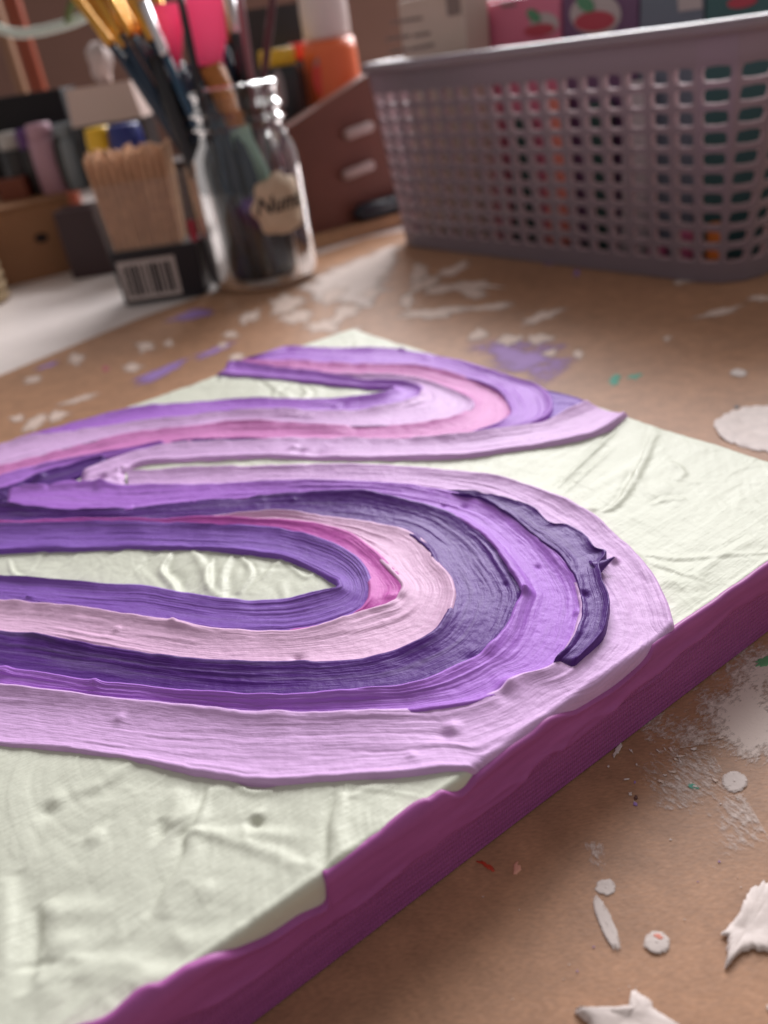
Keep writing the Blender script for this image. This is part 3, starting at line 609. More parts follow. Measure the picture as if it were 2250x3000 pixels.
flake([(2290, 2580), (2235, 2592), (2190, 2620), (2165, 2680), (2115, 2738), (2130, 2750), (2128, 2800), (2125, 2838), (2165, 2800), (2205, 2780), (2230, 2790), (2290, 2760)], PF, 1)
flake([(1685, 2960), (1720, 2962), (1790, 2958), (1830, 2955), (1870, 2950), (1850, 2908), (1895, 2925), (1920, 2960), (1990, 3010), (1960, 3080), (1800, 3080), (1740, 3030)], PF, 2, .0008)
blob((2240, 2960), (2290, 2950), 12, PB, .0006, 6)
# the pale dab at the right, beside the far corner
flake([(2290, 1195), (2200, 1195), (2130, 1210), (2095, 1245), (2110, 1285), (2170, 1310), (2230, 1320), (2300, 1325)], PF, 3, .0004)
blob((2135, 1092), (2195, 1096), 14, PB, .0008, 7, .15, name='paint_drop')
blob((2050, 930), (2170, 900), 12, PW, .0004, 8, .45); blob((2190, 870), (2280, 880), 12, PW, .0004, 9, .4); blob((1940, 994), (1970, 990), 9, PW, .0005, 10, .3)
blob((1965, 830), (2030, 822), 8, PW, .0004, 12, .3)
# streaks in the basket's shade
for k, (a, b_, w) in enumerate([((1195, 805), (1260, 790), 18), ((1190, 850), (1290, 815), 15), ((1270, 815), (1390, 768), 12), ((1240, 860), (1340, 838), 11), ((1330, 850), (1440, 868), 14), ((1170, 888), (1215, 878), 14), ((1165, 930), (1380, 905), 13), ((1360, 910), (1500, 890), 8), ((1300, 838), (1480, 836), 8), ((1520, 955), (1650, 905), 9), ((1370, 985), (1430, 975), 12), ((1450, 1000), (1530, 995), 10), ((1540, 1000), (1620, 990), 10), ((1590, 1040), (1640, 1030), 8), ((1680, 1035), (1710, 1038), 10)]):
    blob(a, b_, w * 1.5, PW, .0005, 20 + k, .3)
# around the jar's foot
for k, (a, b_, w) in enumerate([((780, 905), (900, 880), 22), ((820, 935), (930, 925), 16), ((940, 880), (1010, 850), 24), ((960, 935), (1060, 900), 20), ((690, 945), (760, 915), 16), ((1040, 870), (1120, 850), 12), ((900, 960), (990, 955), 16), ((1010, 985), (1060, 970), 12)]):
    blob(a, b_, w * 1.3, PW, .0004, 40 + k, .35)
poly_patch([(930, 800), (1000, 770), (1175, 700), (1180, 740), (1140, 860), (1090, 905), (980, 900), (900, 880), (860, 850)], DW, 12, dirpx=((900, 850), (1150, 760)), edge=.020, gain=.6)
# left of the painting
for k, (a, b_, w) in enumerate([((65, 1120), (125, 1106), 8), ((200, 1060), (245, 1050), 14), ((405, 1020), (455, 1010), 12), ((478, 1008), (505, 1004), 9), ((360, 1085), (410, 1075), 11), ((170, 1190), (295, 1155), 6), ((75, 1255), (145, 1222), 14), ((135, 1228), (205, 1212), 14), ((28, 1230), (70, 1222), 9), ((640, 1012), (670, 1008), 8), ((670, 1050), (720, 1045), 10), ((655, 985), (700, 975), 10)]):
    blob(a, b_, w * 1.25, PW, .0004, 60 + k, .35)
VP = dry_paint('dried_violet_paint', (.36, .22, .54))
blob((395, 1125), (560, 1050), 14, VP, .0003, 80, .2); blob((560, 1055), (700, 1000), 9, DP, .0003, 81, .3, dry=.5); blob((480, 945), (640, 905), 13, VP, .0003, 82, .3); blob((95, 1085), (180, 1060), 8, DP, .0002, 83, .3, dry=.5)
poly_patch([(1330, 1010), (1480, 995), (1660, 1010), (1680, 1040), (1640, 1110), (1560, 1140), (1440, 1080)], DP, 15, dirpx=((1350, 1010), (1650, 1100)), edge=.022, gain=.45)
blob((1590, 768), (1640, 770), 12, DP, .0003, 84, .3, dry=.5); blob((1680, 800), (1700, 800), 12, DP, .0003, 85, .3, dry=.5)
GR = mat('dried_green_paint', (.10, .38, .28), .6, .3)
blob((1785, 1120), (1815, 1105), 12, GR, .0003, 86, .4); blob((1840, 1108), (1880, 1098), 7, GR, .0002, 87, .4); blob((2152, 1196), (2166, 1192), 5, mat('dried_slate_paint', (.12, .14, .16), .6), .0003, 88)
blob((2210, 1948), (2275, 1930), 11, mat('green_leaf_paint', (.12, .34, .16), .6), .0006, 89, .35); blob((2012, 2300), (2042, 2308), 7, GR, .0003, 90, .3)
blob((1404, 2522), (1446, 2548), 6, mat('red_paint', (.55, .05, .02), .5), .0003, 91, .4, name='paint_drop'); blob((1514, 2528), (1512, 2560), 10, mat('salmon_paint', (.8, .38, .28), .5), .0006, 92, .3, name='paint_drop')
blob((1858, 2335), (1868, 2340), 7, mat('brown_paint', (.10, .03, .02), .5), .0003, 93, .2, name='paint_drop'); blob((1842, 2325), (1852, 2332), 6, PB, .0004, 94, .3, name='paint_drop')
blob((1855, 2356), (1869, 2358), 6, VP, .0003, 95, .2, name='paint_drop'); blob((1857, 2292), (1863, 2294), 5, VP, .0003, 96, .2, name='paint_drop')
blob((1795, 2222), (1822, 2180), 8, PB, .0006, 97, .25); blob((1778, 2246), (1786, 2248), 4, PB, .0004, 98, .2, name='paint_drop'); blob((1862, 2238), (1868, 2246), 3, PB, .0004, 99, .2, name='paint_drop'); blob((1825, 2287), (1845, 2284), 3, PB, .0004, 100, .2, name='paint_drop')
blob((300, 1082), (318, 1078), 8, mat('rose_paint', (.5, .1, .16), .6), .0003, 101, .2, name='paint_drop')
_r = random.Random(3)
for k in range(26):             # specks
    x = _r.uniform(1300, 2230); y = _r.uniform(2330, 2950)
    if y < 2620 - .74 * (x - 1300) + 60: continue
    s_ = _r.uniform(2, 4.5); blob((x - s_, y), (x + s_, y + _r.uniform(-2, 2)), s_ * .7, _r.choice([PW, PW, PB, VP]), .0002, 110 + k, .3, nseg=14, name='paint_drop')
for k in range(20):             # crumbs of paint round the dry-brushed area
    x = _r.gauss(1990, 70); y = _r.gauss(2230, 50)
    if y < 2306 - .74 * (x - 1650) + 25: continue
    s_ = _r.uniform(3, 11); a_ = _r.uniform(-.2, .9); blob((x - s_ * math.cos(a_), y - s_ * math.sin(a_)), (x + s_ * math.cos(a_), y + s_ * math.sin(a_)), s_ * .35, _r.choice([PW, PB]), .0004, 150 + k, .5, nseg=16, name='paint_crumb')

# ------------------------------------------------------------------ glass jar of brushes
glass = mat('clear_glass', (.96, .98, .97), .02, .5, Transmission_Weight=1.0, IOR=1.45)
jL, jR = atz((632, 845)), atz((928, 795)); JC = (jL + jR) / 2; JR = np.linalg.norm(jR - jL) / 2 * 1.05
JC[2] = .0002
jar = empty('glass_jar', JC); tag(jar, 'clear glass mason jar holding paintbrushes, with a beige sticker', 'jar')
r_ = JR
outer = [(.0001, .0), (r_ * .86, .0), (r_ * .97, .003), (r_, .008), (r_, .056), (r_ * .97, .064), (r_ * .86, .071), (r_ * .82, .0735)]
for z0 in (.0755, .0815): outer += [(r_ * .82, z0), (r_ * .88, z0 + .0012), (r_ * .88, z0 + .0026), (r_ * .82, z0 + .004)]
outer += [(r_ * .82, .0900), (r_ * .85, .0912), (r_ * .85, .0930), (r_ * .82, .0940)]
inner = [(r_ * .77, .0938), (r_ * .77, .073), (r_ * .82, .068), (r_ * .92, .061), (r_ * .955, .055), (r_ * .955, .009), (r_ * .88, .0050), (.0001, .0042)]
lathe('jar_body', [(r, z * 1.12) for r, z in outer + inner], JC, glass, jar, 64)
# scalloped sticker on the glass facing right
stk = mat('beige_sticker', (.62, .47, .33), .55, .3, var=.05, vscale=120); ink = mat('black_ink', (.02, .018, .02), .5, .3)
def jar_pt(az, z, rr): return (JC[0] + rr * math.cos(az), JC[1] + rr * math.sin(az), z)
_sr = ray((815, 600)); st_az = -math.pi / 2 + .42; st_z = .036
# find the azimuth / height of the sticker centre from the photo
best = None
for az in np.linspace(-2.6, -.1, 120):
    for zz in np.linspace(.01, .06, 60):
        p = np.array(jar_pt(az, zz, JR)) - np.array([0, 0, H]); q = R.T @ p; e = math.hypot(1125 + F * q[0] / q[2] - 825, 1500 + F * q[1] / q[2] - 600)
        if best is None or e < best[0]: best = (e, az, zz)
st_az, st_z = best[1], best[2]
n = 72; t = np.linspace(0, 2 * math.pi, n, endpoint=False)
rad = 1 + .07 * np.cos(8 * t) - .16 * np.exp(-((t - 1.5 * math.pi) / .22) ** 2)
V = []; Fc = []
for k, q in enumerate((.0, .5, 1.0)):
    for a, rr in zip(t, rad):
        V.append(jar_pt(st_az + .0172 * q * rr * math.cos(a) / JR, st_z + .0165 * q * rr * math.sin(a), JR + .0003))
Fc = [(k * n + j, k * n + (j + 1) % n, (k + 1) * n + (j + 1) % n, (k + 1) * n + j) for k in (0, 1) for j in range(n)]
sticker = mesh('sticker', V, Fc, stk, jar, True); sm_ = sticker.modifiers.new('thick', 'SOLIDIFY'); sm_.thickness = .0002; sm_.offset = 1
def text_mesh(body, size, shear=0, ext=0):
    cu = bpy.data.curves.new('lettering', 'FONT'); cu.body = body; cu.size = size; cu.align_x = 'CENTER'; cu.align_y = 'CENTER'; cu.shear = shear; cu.offset = .0002; cu.resolution_u = 3
    o = bpy.data.objects.new('tmp', cu); COL.objects.link(o); bpy.context.view_layer.update(); dg = bpy.context.evaluated_depsgraph_get(); me = o.evaluated_get(dg).to_mesh()
    V = np.array([v.co[:] for v in me.vertices]); Fs = [tuple(p.vertices) for p in me.polygons]; bpy.data.objects.remove(o); bpy.data.curves.remove(cu); return V, Fs
tv, tf = text_mesh('Numb', .0125, .3)
V = [jar_pt(st_az + x / JR, st_z + y + .001, JR + .00065) for x, y, _ in tv]
lt = mesh('lettering', V, tf, ink, jar); lt.parent = sticker; lt.matrix_parent_inverse = Matrix.Identity(4)

# brushes and tools standing in the jar: photo pixels of the lower end and of points up the shaft
def plastic(name, col, tcol, f):
    m = mat(name, col, .34, .5); nt = m.node_tree; b = nt.nodes['Principled BSDF']; out = nt.nodes['Material Output']
    tr = nt.nodes.new('ShaderNodeBsdfTranslucent'); tr.inputs[0].default_value = (*tcol, 1); mx = nt.nodes.new('ShaderNodeMixShader'); mx.inputs[0].default_value = f
    nt.links.new(b.outputs[0], mx.inputs[1]); nt.links.new(tr.outputs[0], mx.inputs[2]); nt.links.new(mx.outputs[0], out.inputs['Surface']); return m
navy = mat('navy_lacquer', (.010, .030, .060), .25, .5); blue = mat('blue_lacquer', (.02, .07, .13), .25, .5); blackl = mat('black_lacquer', (.012, .011, .014), .3, .5)
gold = mat('gold_ferrule', (.70, .36, .07), .28, .5, Metallic=.9); silver = mat('silver_ferrule', (.75, .74, .76), .25, .5, Metallic=.9); amber = mat('amber_handle', (.50, .17, .03), .4, .5, var=.1, vscale=90)
mauve = mat('mauve_handle', (.30, .13, .15), .35, .5); maroon = mat('maroon_handle', (.10, .02, .03), .35, .5); hair = mat('golden_bristle', (.60, .35, .12), .6, .3, var=.2, vscale=900)
pinkp = plastic('pink_silicone', (.98, .17, .36), (1.0, .28, .46), .5); mint = mat('mint_rubber', (.30, .45, .35), .5, .4)
def brush(name, lo, hi, ylo, yhi, tf, wr, hm, fm, label, group=None, over=1.35, bm=None):
    """lo, hi: pixels of the lower end and of the upper visible end; tf: fraction where the ferrule starts"""
    p0 = aty(lo, ylo); p1 = aty(hi, yhi)
    d = p0[:2] - JC[:2]; rr = np.hypot(*d)
    if rr > JR * .80: p0[:2] = JC[:2] + d / rr * JR * .80
    p0[2] = max(p0[2], .0078); p1 = p0 + (p1 - p0) * over
    e = empty(name, p0); L = p1 - p0
    rod('handle', p0, p0 + L * tf, [(0, wr * .45), (.35, wr * .7), (.8, wr * 1.15), (1, wr * .95)], hm, e)
    if fm:
        rod('ferrule', p0 + L * tf, p0 + L * (tf + .17), [(0, wr * 1.05), (.08, wr * 1.2), (.12, wr * 1.05), (.2, wr * 1.2), (.25, wr * 1.05), (1, wr * 1.35)], fm, e)
        rod('bristles', p0 + L * (tf + .165), p1, [(0, wr * 1.3), (.4, wr * 1.7), (.8, wr * 1.1), (1, wr * .3)], bm or hair, e)
    tag(e, label, 'paintbrush', group); return e
y0 = float(JC[1])
for k, (hx, hy, lx, ly) in enumerate([(470, 60, 690, 740), (560, 40, 720, 790), (620, 60, 850, 760), (690, 80, 830, 800), (500, 160, 800, 790), (560, 180, 840, 800), (610, 200, 760, 800), (450, 150, 660, 780)]):
    brush('paintbrush', (lx, ly), (hx, hy), y0 + .016 - .005 * k, y0 + .022 - .005 * k, .98, .0044, [navy, blue, navy, blackl][k % 4], None, 'thick dark handle packed among the others inside the jar', 'thick dark handles packed inside the jar', over=1.0)
_r = random.Random(8)
for k, (hx, hy, lx, ly) in enumerate([(240, -10, 745, 770), (262, -10, 765, 800), (290, -5, 730, 740), (318, -10, 785, 790), (345, 0, 755, 730), (275, 20, 800, 760), (370, -15, 770, 775), (250, 30, 790, 745), (305, 30, 740, 790), (335, 25, 810, 780), (395, 10, 760, 750)]):
    brush('paintbrush', (lx, ly), (hx, hy), y0 + _r.uniform(-.012, .012), y0 + _r.uniform(-.02, .012), .70, .0020, navy, gold, 'slim navy-handled paintbrush with gold ferrule in the bundle leaning left out of the jar', 'gold-ferruled brushes leaning left', over=1.25)
brush('paintbrush', (720, 700), (415, 0), y0 - .018, y0 - .018, .66, .0022, blue, silver, 'blue-handled paintbrush with a bright silver ferrule, in front of the gold bundle', over=1.2)
brush('paintbrush', (690, 800), (528, -10), y0 - .020, y0 - .026, .88, .0019, blackl, None, 'thin black handle standing upright before the pink spreaders', over=1.2)
brush('paintbrush', (790, 700), (642, -10), y0 + .012, y0 + .014, .72, .0027, navy, amber, 'navy-handled brush with amber ferrule just right of the pink spreader', over=1.15)
brush('paintbrush', (840, 720), (672, -10), y0 + .014, y0 + .02, .74, .0026, blackl, silver, 'black-handled brush with silver ferrule between the navy and mauve handles', over=1.12)
brush('paintbrush', (800, 640), (700, -10), y0 - .005, y0 - .005, .98, .0020, mauve, None, 'mauve wooden handle leaning left, crossing a maroon one', over=1.15)
brush('paintbrush', (720, 700), (800, -10), y0 - .008, y0 - .006, .98, .0019, maroon, None, 'dark maroon handle leaning right out of the jar', over=1.15)
brush('paintbrush', (700, 780), (460, -10), y0 + .010, y0 + .018, .80, .0020, navy, gold, 'dark handled brush standing between the two narrow pink spreaders', over=1.1)
_r = random.Random(12)
for k in range(13):             # shafts crowding the lower jar
    a0 = k * 2.4; r0 = JR * .78 * math.sqrt((k + .5) / 13); p0 = np.array([JC[0] + r0 * math.cos(a0), JC[1] + r0 * math.sin(a0), .0075]); p1 = np.array([JC[0] - .012 + r0 * .6 * math.cos(a0 + .5), JC[1] + r0 * .6 * math.sin(a0 + .5), .098 + _r.uniform(0, .02)])
    e = empty('paintbrush', p0); rod('handle', p0, p1, [(0, .0030), (.05, .0040), (.6, .0042), (1, .0034)], _r.choice([navy, navy, blue, blackl]), e); tag(e, 'thick dark handle packed among the others inside the jar', 'paintbrush', 'thick dark handles packed inside the jar')
def spreader(lo, mid_, hi, ylo, yhi, w, label, green=True):
    p0 = aty(lo, ylo); pm = aty(mid_, (ylo + yhi) / 2); p1 = aty(hi, yhi)
    e = empty('silicone_spreader', p0)
    if green:
        pg = p0 + (pm - p0) * .55
        rod('grip', p0, pg, [(0, .0062), (.5, .0070), (1, .0062)], mint, e); rod('handle', pg, pm, [(0, .0058), (.5, .0062), (1, .0066)], amber, e)
    else: rod('handle', p0, pm, [(0, .0016), (.5, .002), (1, .0022)], navy, e)
    ax = (p1 - pm); L = np.linalg.norm(ax); ax = ax / L; sd = np.cross(ax, [0, 1, 0]); sd /= np.linalg.norm(sd); nn = np.cross(sd, ax)
    V = []
    prof = [(0, .25, .5), (.06, .62, .8), (.35, .95, 1), (.8, 1, .8), (1.0, .98, .4)] if green else [(0, .12, .6), (.3, .5, 1), (.75, .95, .8), (1, 1, .5)]
    if green: prof[0] = (0, .72, .9)
    k = 12
    for t_, a, b_ in prof:
        for j in range(k):
            an = 2 * math.pi * j / k; cx, sx_ = math.cos(an), math.sin(an)
            V.append(pm + ax * L * t_ + sd * w * a * np.sign(cx) * abs(cx) ** .5 + nn * .0045 * b_ * np.sign(sx_) * abs(sx_) ** .6)
    nr = len(prof)
    Fc = [(i * k + j, i * k + (j + 1) % k, (i + 1) * k + (j + 1) % k, (i + 1) * k + j) for i in range(nr - 1) for j in range(k)] + [tuple(range(k - 1, -1, -1)), tuple((nr - 1) * k + j for j in range(k))]
    mesh('head', V, Fc, pinkp, e, True); tag(e, label, 'spreader'); return e
spreader((790, 600), (618, 190), (585, -40), y0 - .008, y0 - .014, .0105, 'broad pink spreader with amber handle and mint green grip')
spreader((735, 560), (525, 205), (490, 10), y0 - .002, y0 - .002, .0068, 'narrow pink spreader on a thin navy stem beside the broad one', False)
spreader((700, 560), (495, 150), (450, 28), y0 + .004, y0 + .004, .0075, 'short pink spreader with flat top, leftmost of the three pink heads', False)

# ------------------------------------------------------------------ clear box of craft sticks
clear = mat('clear_plastic', (.9, .9, .9), .05, .5, Alpha=.07)
a = atz((372, 892)); b_ = atz((600, 860)); a[2] = b_[2] = 0
sdir = (b_ - a)[:2] / np.linalg.norm((b_ - a)[:2]); sn = np.array([-sdir[1], sdir[0]]); sw = np.linalg.norm(b_ - a); sdp = .024
sc = a[:2] + sdir * sw / 2; ZT = -.0014
bxr = empty('stick_box', (*sc, ZT)); tag(bxr, 'clear plastic box of wooden craft sticks with black barcode label', 'box')
def frus(name, c, d, n_, w0, w1, dp0, dp1, z0, z1, m, parent, off=0.0, inner=0.0):
    V = []
    for z, w, dp in ((z0, w0, dp0), (z1, w1, dp1)):
        for sx, sy in ((-.5, 0), (.5, 0), (.5, 1), (-.5, 1)):
            q = c + d * sx * w + n_ * (sy * dp + off); V.append((q[0], q[1], z))
    return mesh(name, V, [(0, 3, 2, 1), (4, 5, 6, 7), (0, 1, 5, 4), (1, 2, 6, 5), (2, 3, 7, 6), (3, 0, 4, 7)], m, parent)
case = frus('case', sc, sdir, sn, sw, sw * 1.22, sdp, sdp * 1.15, ZT + .0002, .066, clear, bxr)
case.data.materials[0] = clear
blk = mat('black_label', (.012, .011, .015), .4, .4); lab = mat('white_label', (.50, .43, .40), .5, .3)
band = frus('label_wrap', sc, sdir, sn, sw * 1.03, sw * 1.09, sdp * 1.04, sdp * 1.04, ZT + .0010, .0300, blk, bxr, -.0006); bev(band, .0006)
pb = frus('barcode_panel', sc - sdir * sw * .12, sdir, sn, sw * .70, sw * .72, .0004, .0004, .0020, .0245, lab, bxr, -.0011)
xs = -.34; _r = random.Random(2); k = 0
while xs < .33:
    wd = _r.choice([.018, .03, .05]); q = sc - sdir * sw * .12 + sdir * xs * sw * .86
    bar = frus('bar', q, sdir, sn, wd * sw, wd * sw * 1.03, .0003, .0003, .0045, .0220, ink, bxr, -.0014); bar.parent = pb; bar.matrix_parent_inverse = Matrix.Identity(4); xs += wd + _r.choice([.02, .03, .045])
redp = frus('red_panel', sc + sdir * sw * .54, sdir, sn, .0045, .0045, .0005, .0005, .0305, .0420, mat('red_print', (.35, .01, .03), .4), bxr, -.0009)
wood = mat('birch_wood', (.58, .33, .19), .6, .3, var=.16, vscale=220)
_r = random.Random(4)
proto = None
for row in range(3):
    for k in range(11):
        f = (k + .5) / 11 - .5; h_ = .094 + _r.uniform(-.0025, .002) - .012
        q0 = sc + sdir * (f * .76 - .06) * sw + sn * (.005 + row * .0062); q1 = sc + sdir * (f * 1.02 - .06) * sw + sn * (.005 + row * .0068)
        wv = .0009 + _r.uniform(0, .0003); hw = sdir * wv; dd_ = sn * .0026
        V = []
        for z, c in ((.0008, q0), (h_ - .0022, q0 + (q1 - q0) * .97), (h_, q1)):
            s_ = 1 if z < h_ else .55
            for sx, sy in ((-1, -1), (1, -1), (1, 1), (-1, 1)):
                p = c + hw * sx + dd_ * sy * s_; V.append((p[0], p[1], z))
        Fc = [(3, 2, 1, 0), (8, 9, 10, 11)] + [(i * 4 + j, i * 4 + (j + 1) % 4, i * 4 + 4 + (j + 1) % 4, i * 4 + 4 + j) for i in (0, 1) for j in range(4)]
        o = mesh('craft_stick', V, Fc, wood); tag(o, 'wooden craft stick standing on edge in the clear box', 'stick', 'craft sticks packed in the clear box')

# ------------------------------------------------------------------ slant-topped organiser, ledge and bottles behind it
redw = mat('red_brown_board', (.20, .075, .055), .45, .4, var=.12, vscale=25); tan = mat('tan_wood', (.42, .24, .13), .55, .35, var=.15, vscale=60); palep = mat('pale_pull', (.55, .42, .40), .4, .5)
g0 = atz((880, 742)); g1 = atz((1185, 652)); gd = (g1 - g0)[:2]; gl = np.linalg.norm(gd); gd /= gl; gn = np.array([-gd[1], gd[0]])
def onplane(p, off=0.0):          # pixel on the organiser's front plane
    r = ray(p); o_ = np.array([*(g0[:2] + gn * (.012 + off)), 0]); n3 = np.array([*gn, 0]); c0 = np.array([0, 0, H]); return c0 + r * (((o_ - c0) @ n3) / (r @ n3))
org = empty('desk_organizer', (*(g0[:2] + gn * .012), ZT)); tag(org, 'red-brown organiser with slanted top and two pale pulls behind the jar', 'organizer')
pts = [onplane(p) for p in ((700, 790), (1330, 605), (1150, 168), (1060, 228), (850, 366), (690, 470))]
pts[0][2] = pts[1][2] = ZT + .0001
fr = np.array(pts); bk = fr + np.array([*(gn * .010), 0]); nn_ = len(fr)
body = mesh('body', np.vstack([fr, bk]), [tuple(range(nn_)), tuple(range(2 * nn_ - 1, nn_ - 1, -1))] + [(i, nn_ + i, nn_ + (i + 1) % nn_, (i + 1) % nn_) for i in range(nn_)], redw, org); bev(body, .0015)
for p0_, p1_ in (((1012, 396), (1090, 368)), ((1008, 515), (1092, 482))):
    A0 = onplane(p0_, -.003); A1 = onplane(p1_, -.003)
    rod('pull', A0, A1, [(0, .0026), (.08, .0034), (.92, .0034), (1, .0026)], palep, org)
lg = g0[:2] + gd * (gl * .5) + gn * .006
led = box('ledge_strip', (*lg, ZT), (gl * 1.7, .010, .0085), tan, rz=math.atan2(gd[1], gd[0])); tag(led, 'long tan wooden strip lying along the foot of the red-brown organiser', 'wood strip')
pen_a = onplane((1040, 640), -.006); pen_b = onplane((1170, 585), -.006); pen_a[2] = pen_b[2] = .0135
pe = empty('marker_pen', pen_a); rod('barrel', pen_a, pen_b, [(0, .002), (.15, .0060), (1, .0062)], mat('navy_plastic', (.008, .010, .022), .35), pe); rod('cap', pen_b, pen_b + (pen_b - pen_a) * .4, [(0, .0065), (.9, .0065), (1, .005)], mat('navy_cap', (.01, .012, .03), .35), pe)
tag(pe, 'dark navy marker lying on the tan strip beside the basket', 'marker')
def bottle(name, cx, y, wpx, ybase, parts, label, cat='bottle', sq=False):
    """parts: list of (name, y_pixel_bottom, y_pixel_top, width factor, material, taper)"""
    c = aty((cx, ybase), y); wr = wpx * np.linalg.norm(c - np.array([0, 0, H])) / F / 2
    base_z = c[2]
    e = empty(name, (c[0], y, ZT))
    for nm, yb, yt, wf, m, tp in parts:
        z0 = ZT + .0001 if yb is None else aty((cx, yb), y)[2]; z1 = aty((cx, yt), y)[2]; r0 = wr * wf; r1 = r0 * tp
        if sq:
            frus(nm, np.array([c[0], y - r0]), np.array([1., 0]), np.array([0, 1.]), 2 * r0, 2 * r1, 2 * r0, 2 * r1, z0, z1, m, e)
        else:
            h_ = z1 - z0; lathe(nm, [(.0001, 0), (r0 * .96, 0), (r0, h_ * .04), (r0, h_ * .5), (r1, h_ * .93), (r1 * .94, h_), (.0001, h_)], (c[0], y, z0), m, e, 28)
    tag(e, label, cat); return e
orange = mat('orange_plastic', (.80, .16, .05), .35, .5); whitep = mat('white_plastic', (.72, .62, .60), .35, .5); yell = mat('yellow_plastic', (.75, .45, .02), .35, .5); blackp = mat('black_plastic', (.014, .014, .017), .35, .5); redpl = mat('red_plastic', (.70, .05, .03), .35)
e = bottle('paint_bottle', 985, .655, 150, 290, [('body', None, 112, 1, orange, .92), ('cap', 110, -60, .80, whitep, .95)], 'orange paint bottle with a wide pinkish white cap')
def decal(cx, cy, y, wpx, hpx, m, parent, name='printed_label'):
    c = aty((cx, cy), y); s_ = np.linalg.norm(c - np.array([0, 0, H])) / F
    V = [(c[0] + x * wpx * s_ / 2, y, c[2] + z * hpx * s_ / 2) for x, z in [(math.cos(t) * (abs(math.cos(t)) ** -.3 if abs(math.cos(t)) > .01 else 1), math.sin(t)) for t in np.linspace(0, 2 * math.pi, 20, endpoint=False)]]
    o = mesh(name, V, [tuple(range(20))], m, parent); s2 = o.modifiers.new('t', 'SOLIDIFY'); s2.thickness = .0004; return o
decal(955, 215, .655 - .0172, 62, 85, mat('grey_print', (.42, .22, .22), .5), e); decal(938, 235, .655 - .0177, 36, 70, redpl, e, 'printed_spot')
bottle('paint_bottle', 840, .640, 118, 330, [('body', None, 192, 1, blackp, .97), ('cap', 190, 138, .80, yell, .95)], 'black paint bottle with a short yellow cap')
e2 = bottle('paint_bottle', 905, .690, 60, 330, [('body', None, 170, 1.0, blackp, .95), ('cap', 170, 120, .9, redpl, .95)], 'black bottle with a small red cap behind the orange one')
bottle('dark_carton', 812, .720, 190, 300, [('body', None, 22, 1, blackp, 1.0)], 'tall black carton standing behind the yellow-capped bottle', 'carton', True)
decal(820, 260, .640 - .0158, 26, 90, mat('grey_label', (.30, .26, .27), .5), bpy.data.objects['paint_bottle.001'])

# ------------------------------------------------------------------ cardboard box on the left and what stands on it
cb0 = atz((-60, 862), ZT); cb1 = atz((265, 782), ZT); cd = (cb1 - cb0)[:2]; cl_ = np.linalg.norm(cd); cd /= cl_; cn = np.array([-cd[1], cd[0]])
kbox = mat('kraft_box', (.30, .15, .075), .6, .3, var=.08, vscale=40)
CBH = .050
cbx = empty('cardboard_box', (*(cb0[:2]), ZT)); tag(cbx, 'low brown cardboard box with a dark finger hole at the left', 'box')
bo = frus('body', cb0[:2] + cd * cl_ / 2, cd, cn, cl_, cl_, .13, .13, ZT + .0001, CBH - .0015, kbox, cbx); bev(bo, .001)
ld = frus('lid', cb0[:2] + cd * cl_ / 2, cd, cn, cl_ * 1.02, cl_ * 1.02, .133, .133, CBH - .0014, CBH, kbox, cbx, -.0015); bev(ld, .0005)
hp = cb0[:2] + cd * cl_ * .66 - cn * .0004
V = [(*(hp + cd * .0048 * math.cos(t)), .026 + .0034 * math.sin(t)) for t in np.linspace(0, 2 * math.pi, 20, endpoint=False)]
mesh('finger_hole', V, [tuple(range(20))], mat('hole_dark', (.02, .01, .008), .8), cbx)
def onbox(name, cx, y, wpx, parts, label, cat='bottle', sq=False):
    c = aty((cx, 560), y); wr = wpx * np.linalg.norm(c - np.array([0, 0, H])) / F / 2; e = empty(name, (c[0], y, CBH))
    for nm, yb, yt, wf, m, tp in parts:
        z0 = CBH + .0002 if yb is None else aty((cx, yb), y)[2]; z1 = aty((cx, yt), y)[2]; r0 = wr * wf; r1 = r0 * tp; h_ = z1 - z0
        if sq: o = frus(nm, np.array([c[0], y - r0 * .6]), np.array([1., 0]), np.array([0, 1.]), 2 * r0, 2 * r1, 1.2 * r0, 1.2 * r0, z0, z1, m, e); bev(o, .0008)
        else: lathe(nm, [(.0001, 0), (r0 * .95, 0), (r0, h_ * .05), (r0, h_ * .6), (r1, h_ * .95), (r1 * .95, h_), (.0001, h_)], (c[0], y, z0), m, e, 24)
    tag(e, label, cat); return e
violetc = mat('violet_cap', (.10, .03, .16), .4); pinkc = mat('dusty_pink_tube', (.42, .24, .30), .45); greyc = mat('grey_tube', (.20, .23, .25), .45); bluec = mat('blue_cap', (.015, .025, .17), .4); paleg = mat('pale_grey_cap', (.40, .38, .36), .45); ochre = mat('ochre_spot', (.35, .20, .05), .5)
_y = 0.665
onbox('paint_bottle', 80, _y + .004, 70, [('body', None, 430, 1, blackp, .95), ('cap', 430, 378, .85, paleg, .95)], 'black bottle with pale grey cap at the left end of the box')
o = onbox('paint_bottle', 122, _y, 48, [('body', None, 430, 1, blackp, .95), ('cap', 430, 370, .8, violetc, .95)], 'slim black bottle with dark violet cap and ochre spot')
decal(110, 428, _y - .0062, 26, 26, ochre, o, 'printed_spot')
o = onbox('paint_bottle', 170, _y - .006, 74, [('body', None, 400, 1, pinkc, .95), ('cap', 400, 352, .85, pinkc, .9)], 'dusty pink bottle with dark label standing on the brown box'); decal(188, 480, _y - .006 - .0100, 34, 130, blackp, o)
o = onbox('paint_bottle', 238, _y - .008, 62, [('body', None, 400, 1, greyc, .95), ('cap', 400, 352, .85, greyc, .9)], 'slate grey bottle with dark label standing on the brown box'); decal(252, 470, _y - .008 - .0086, 24, 110, blackp, o)
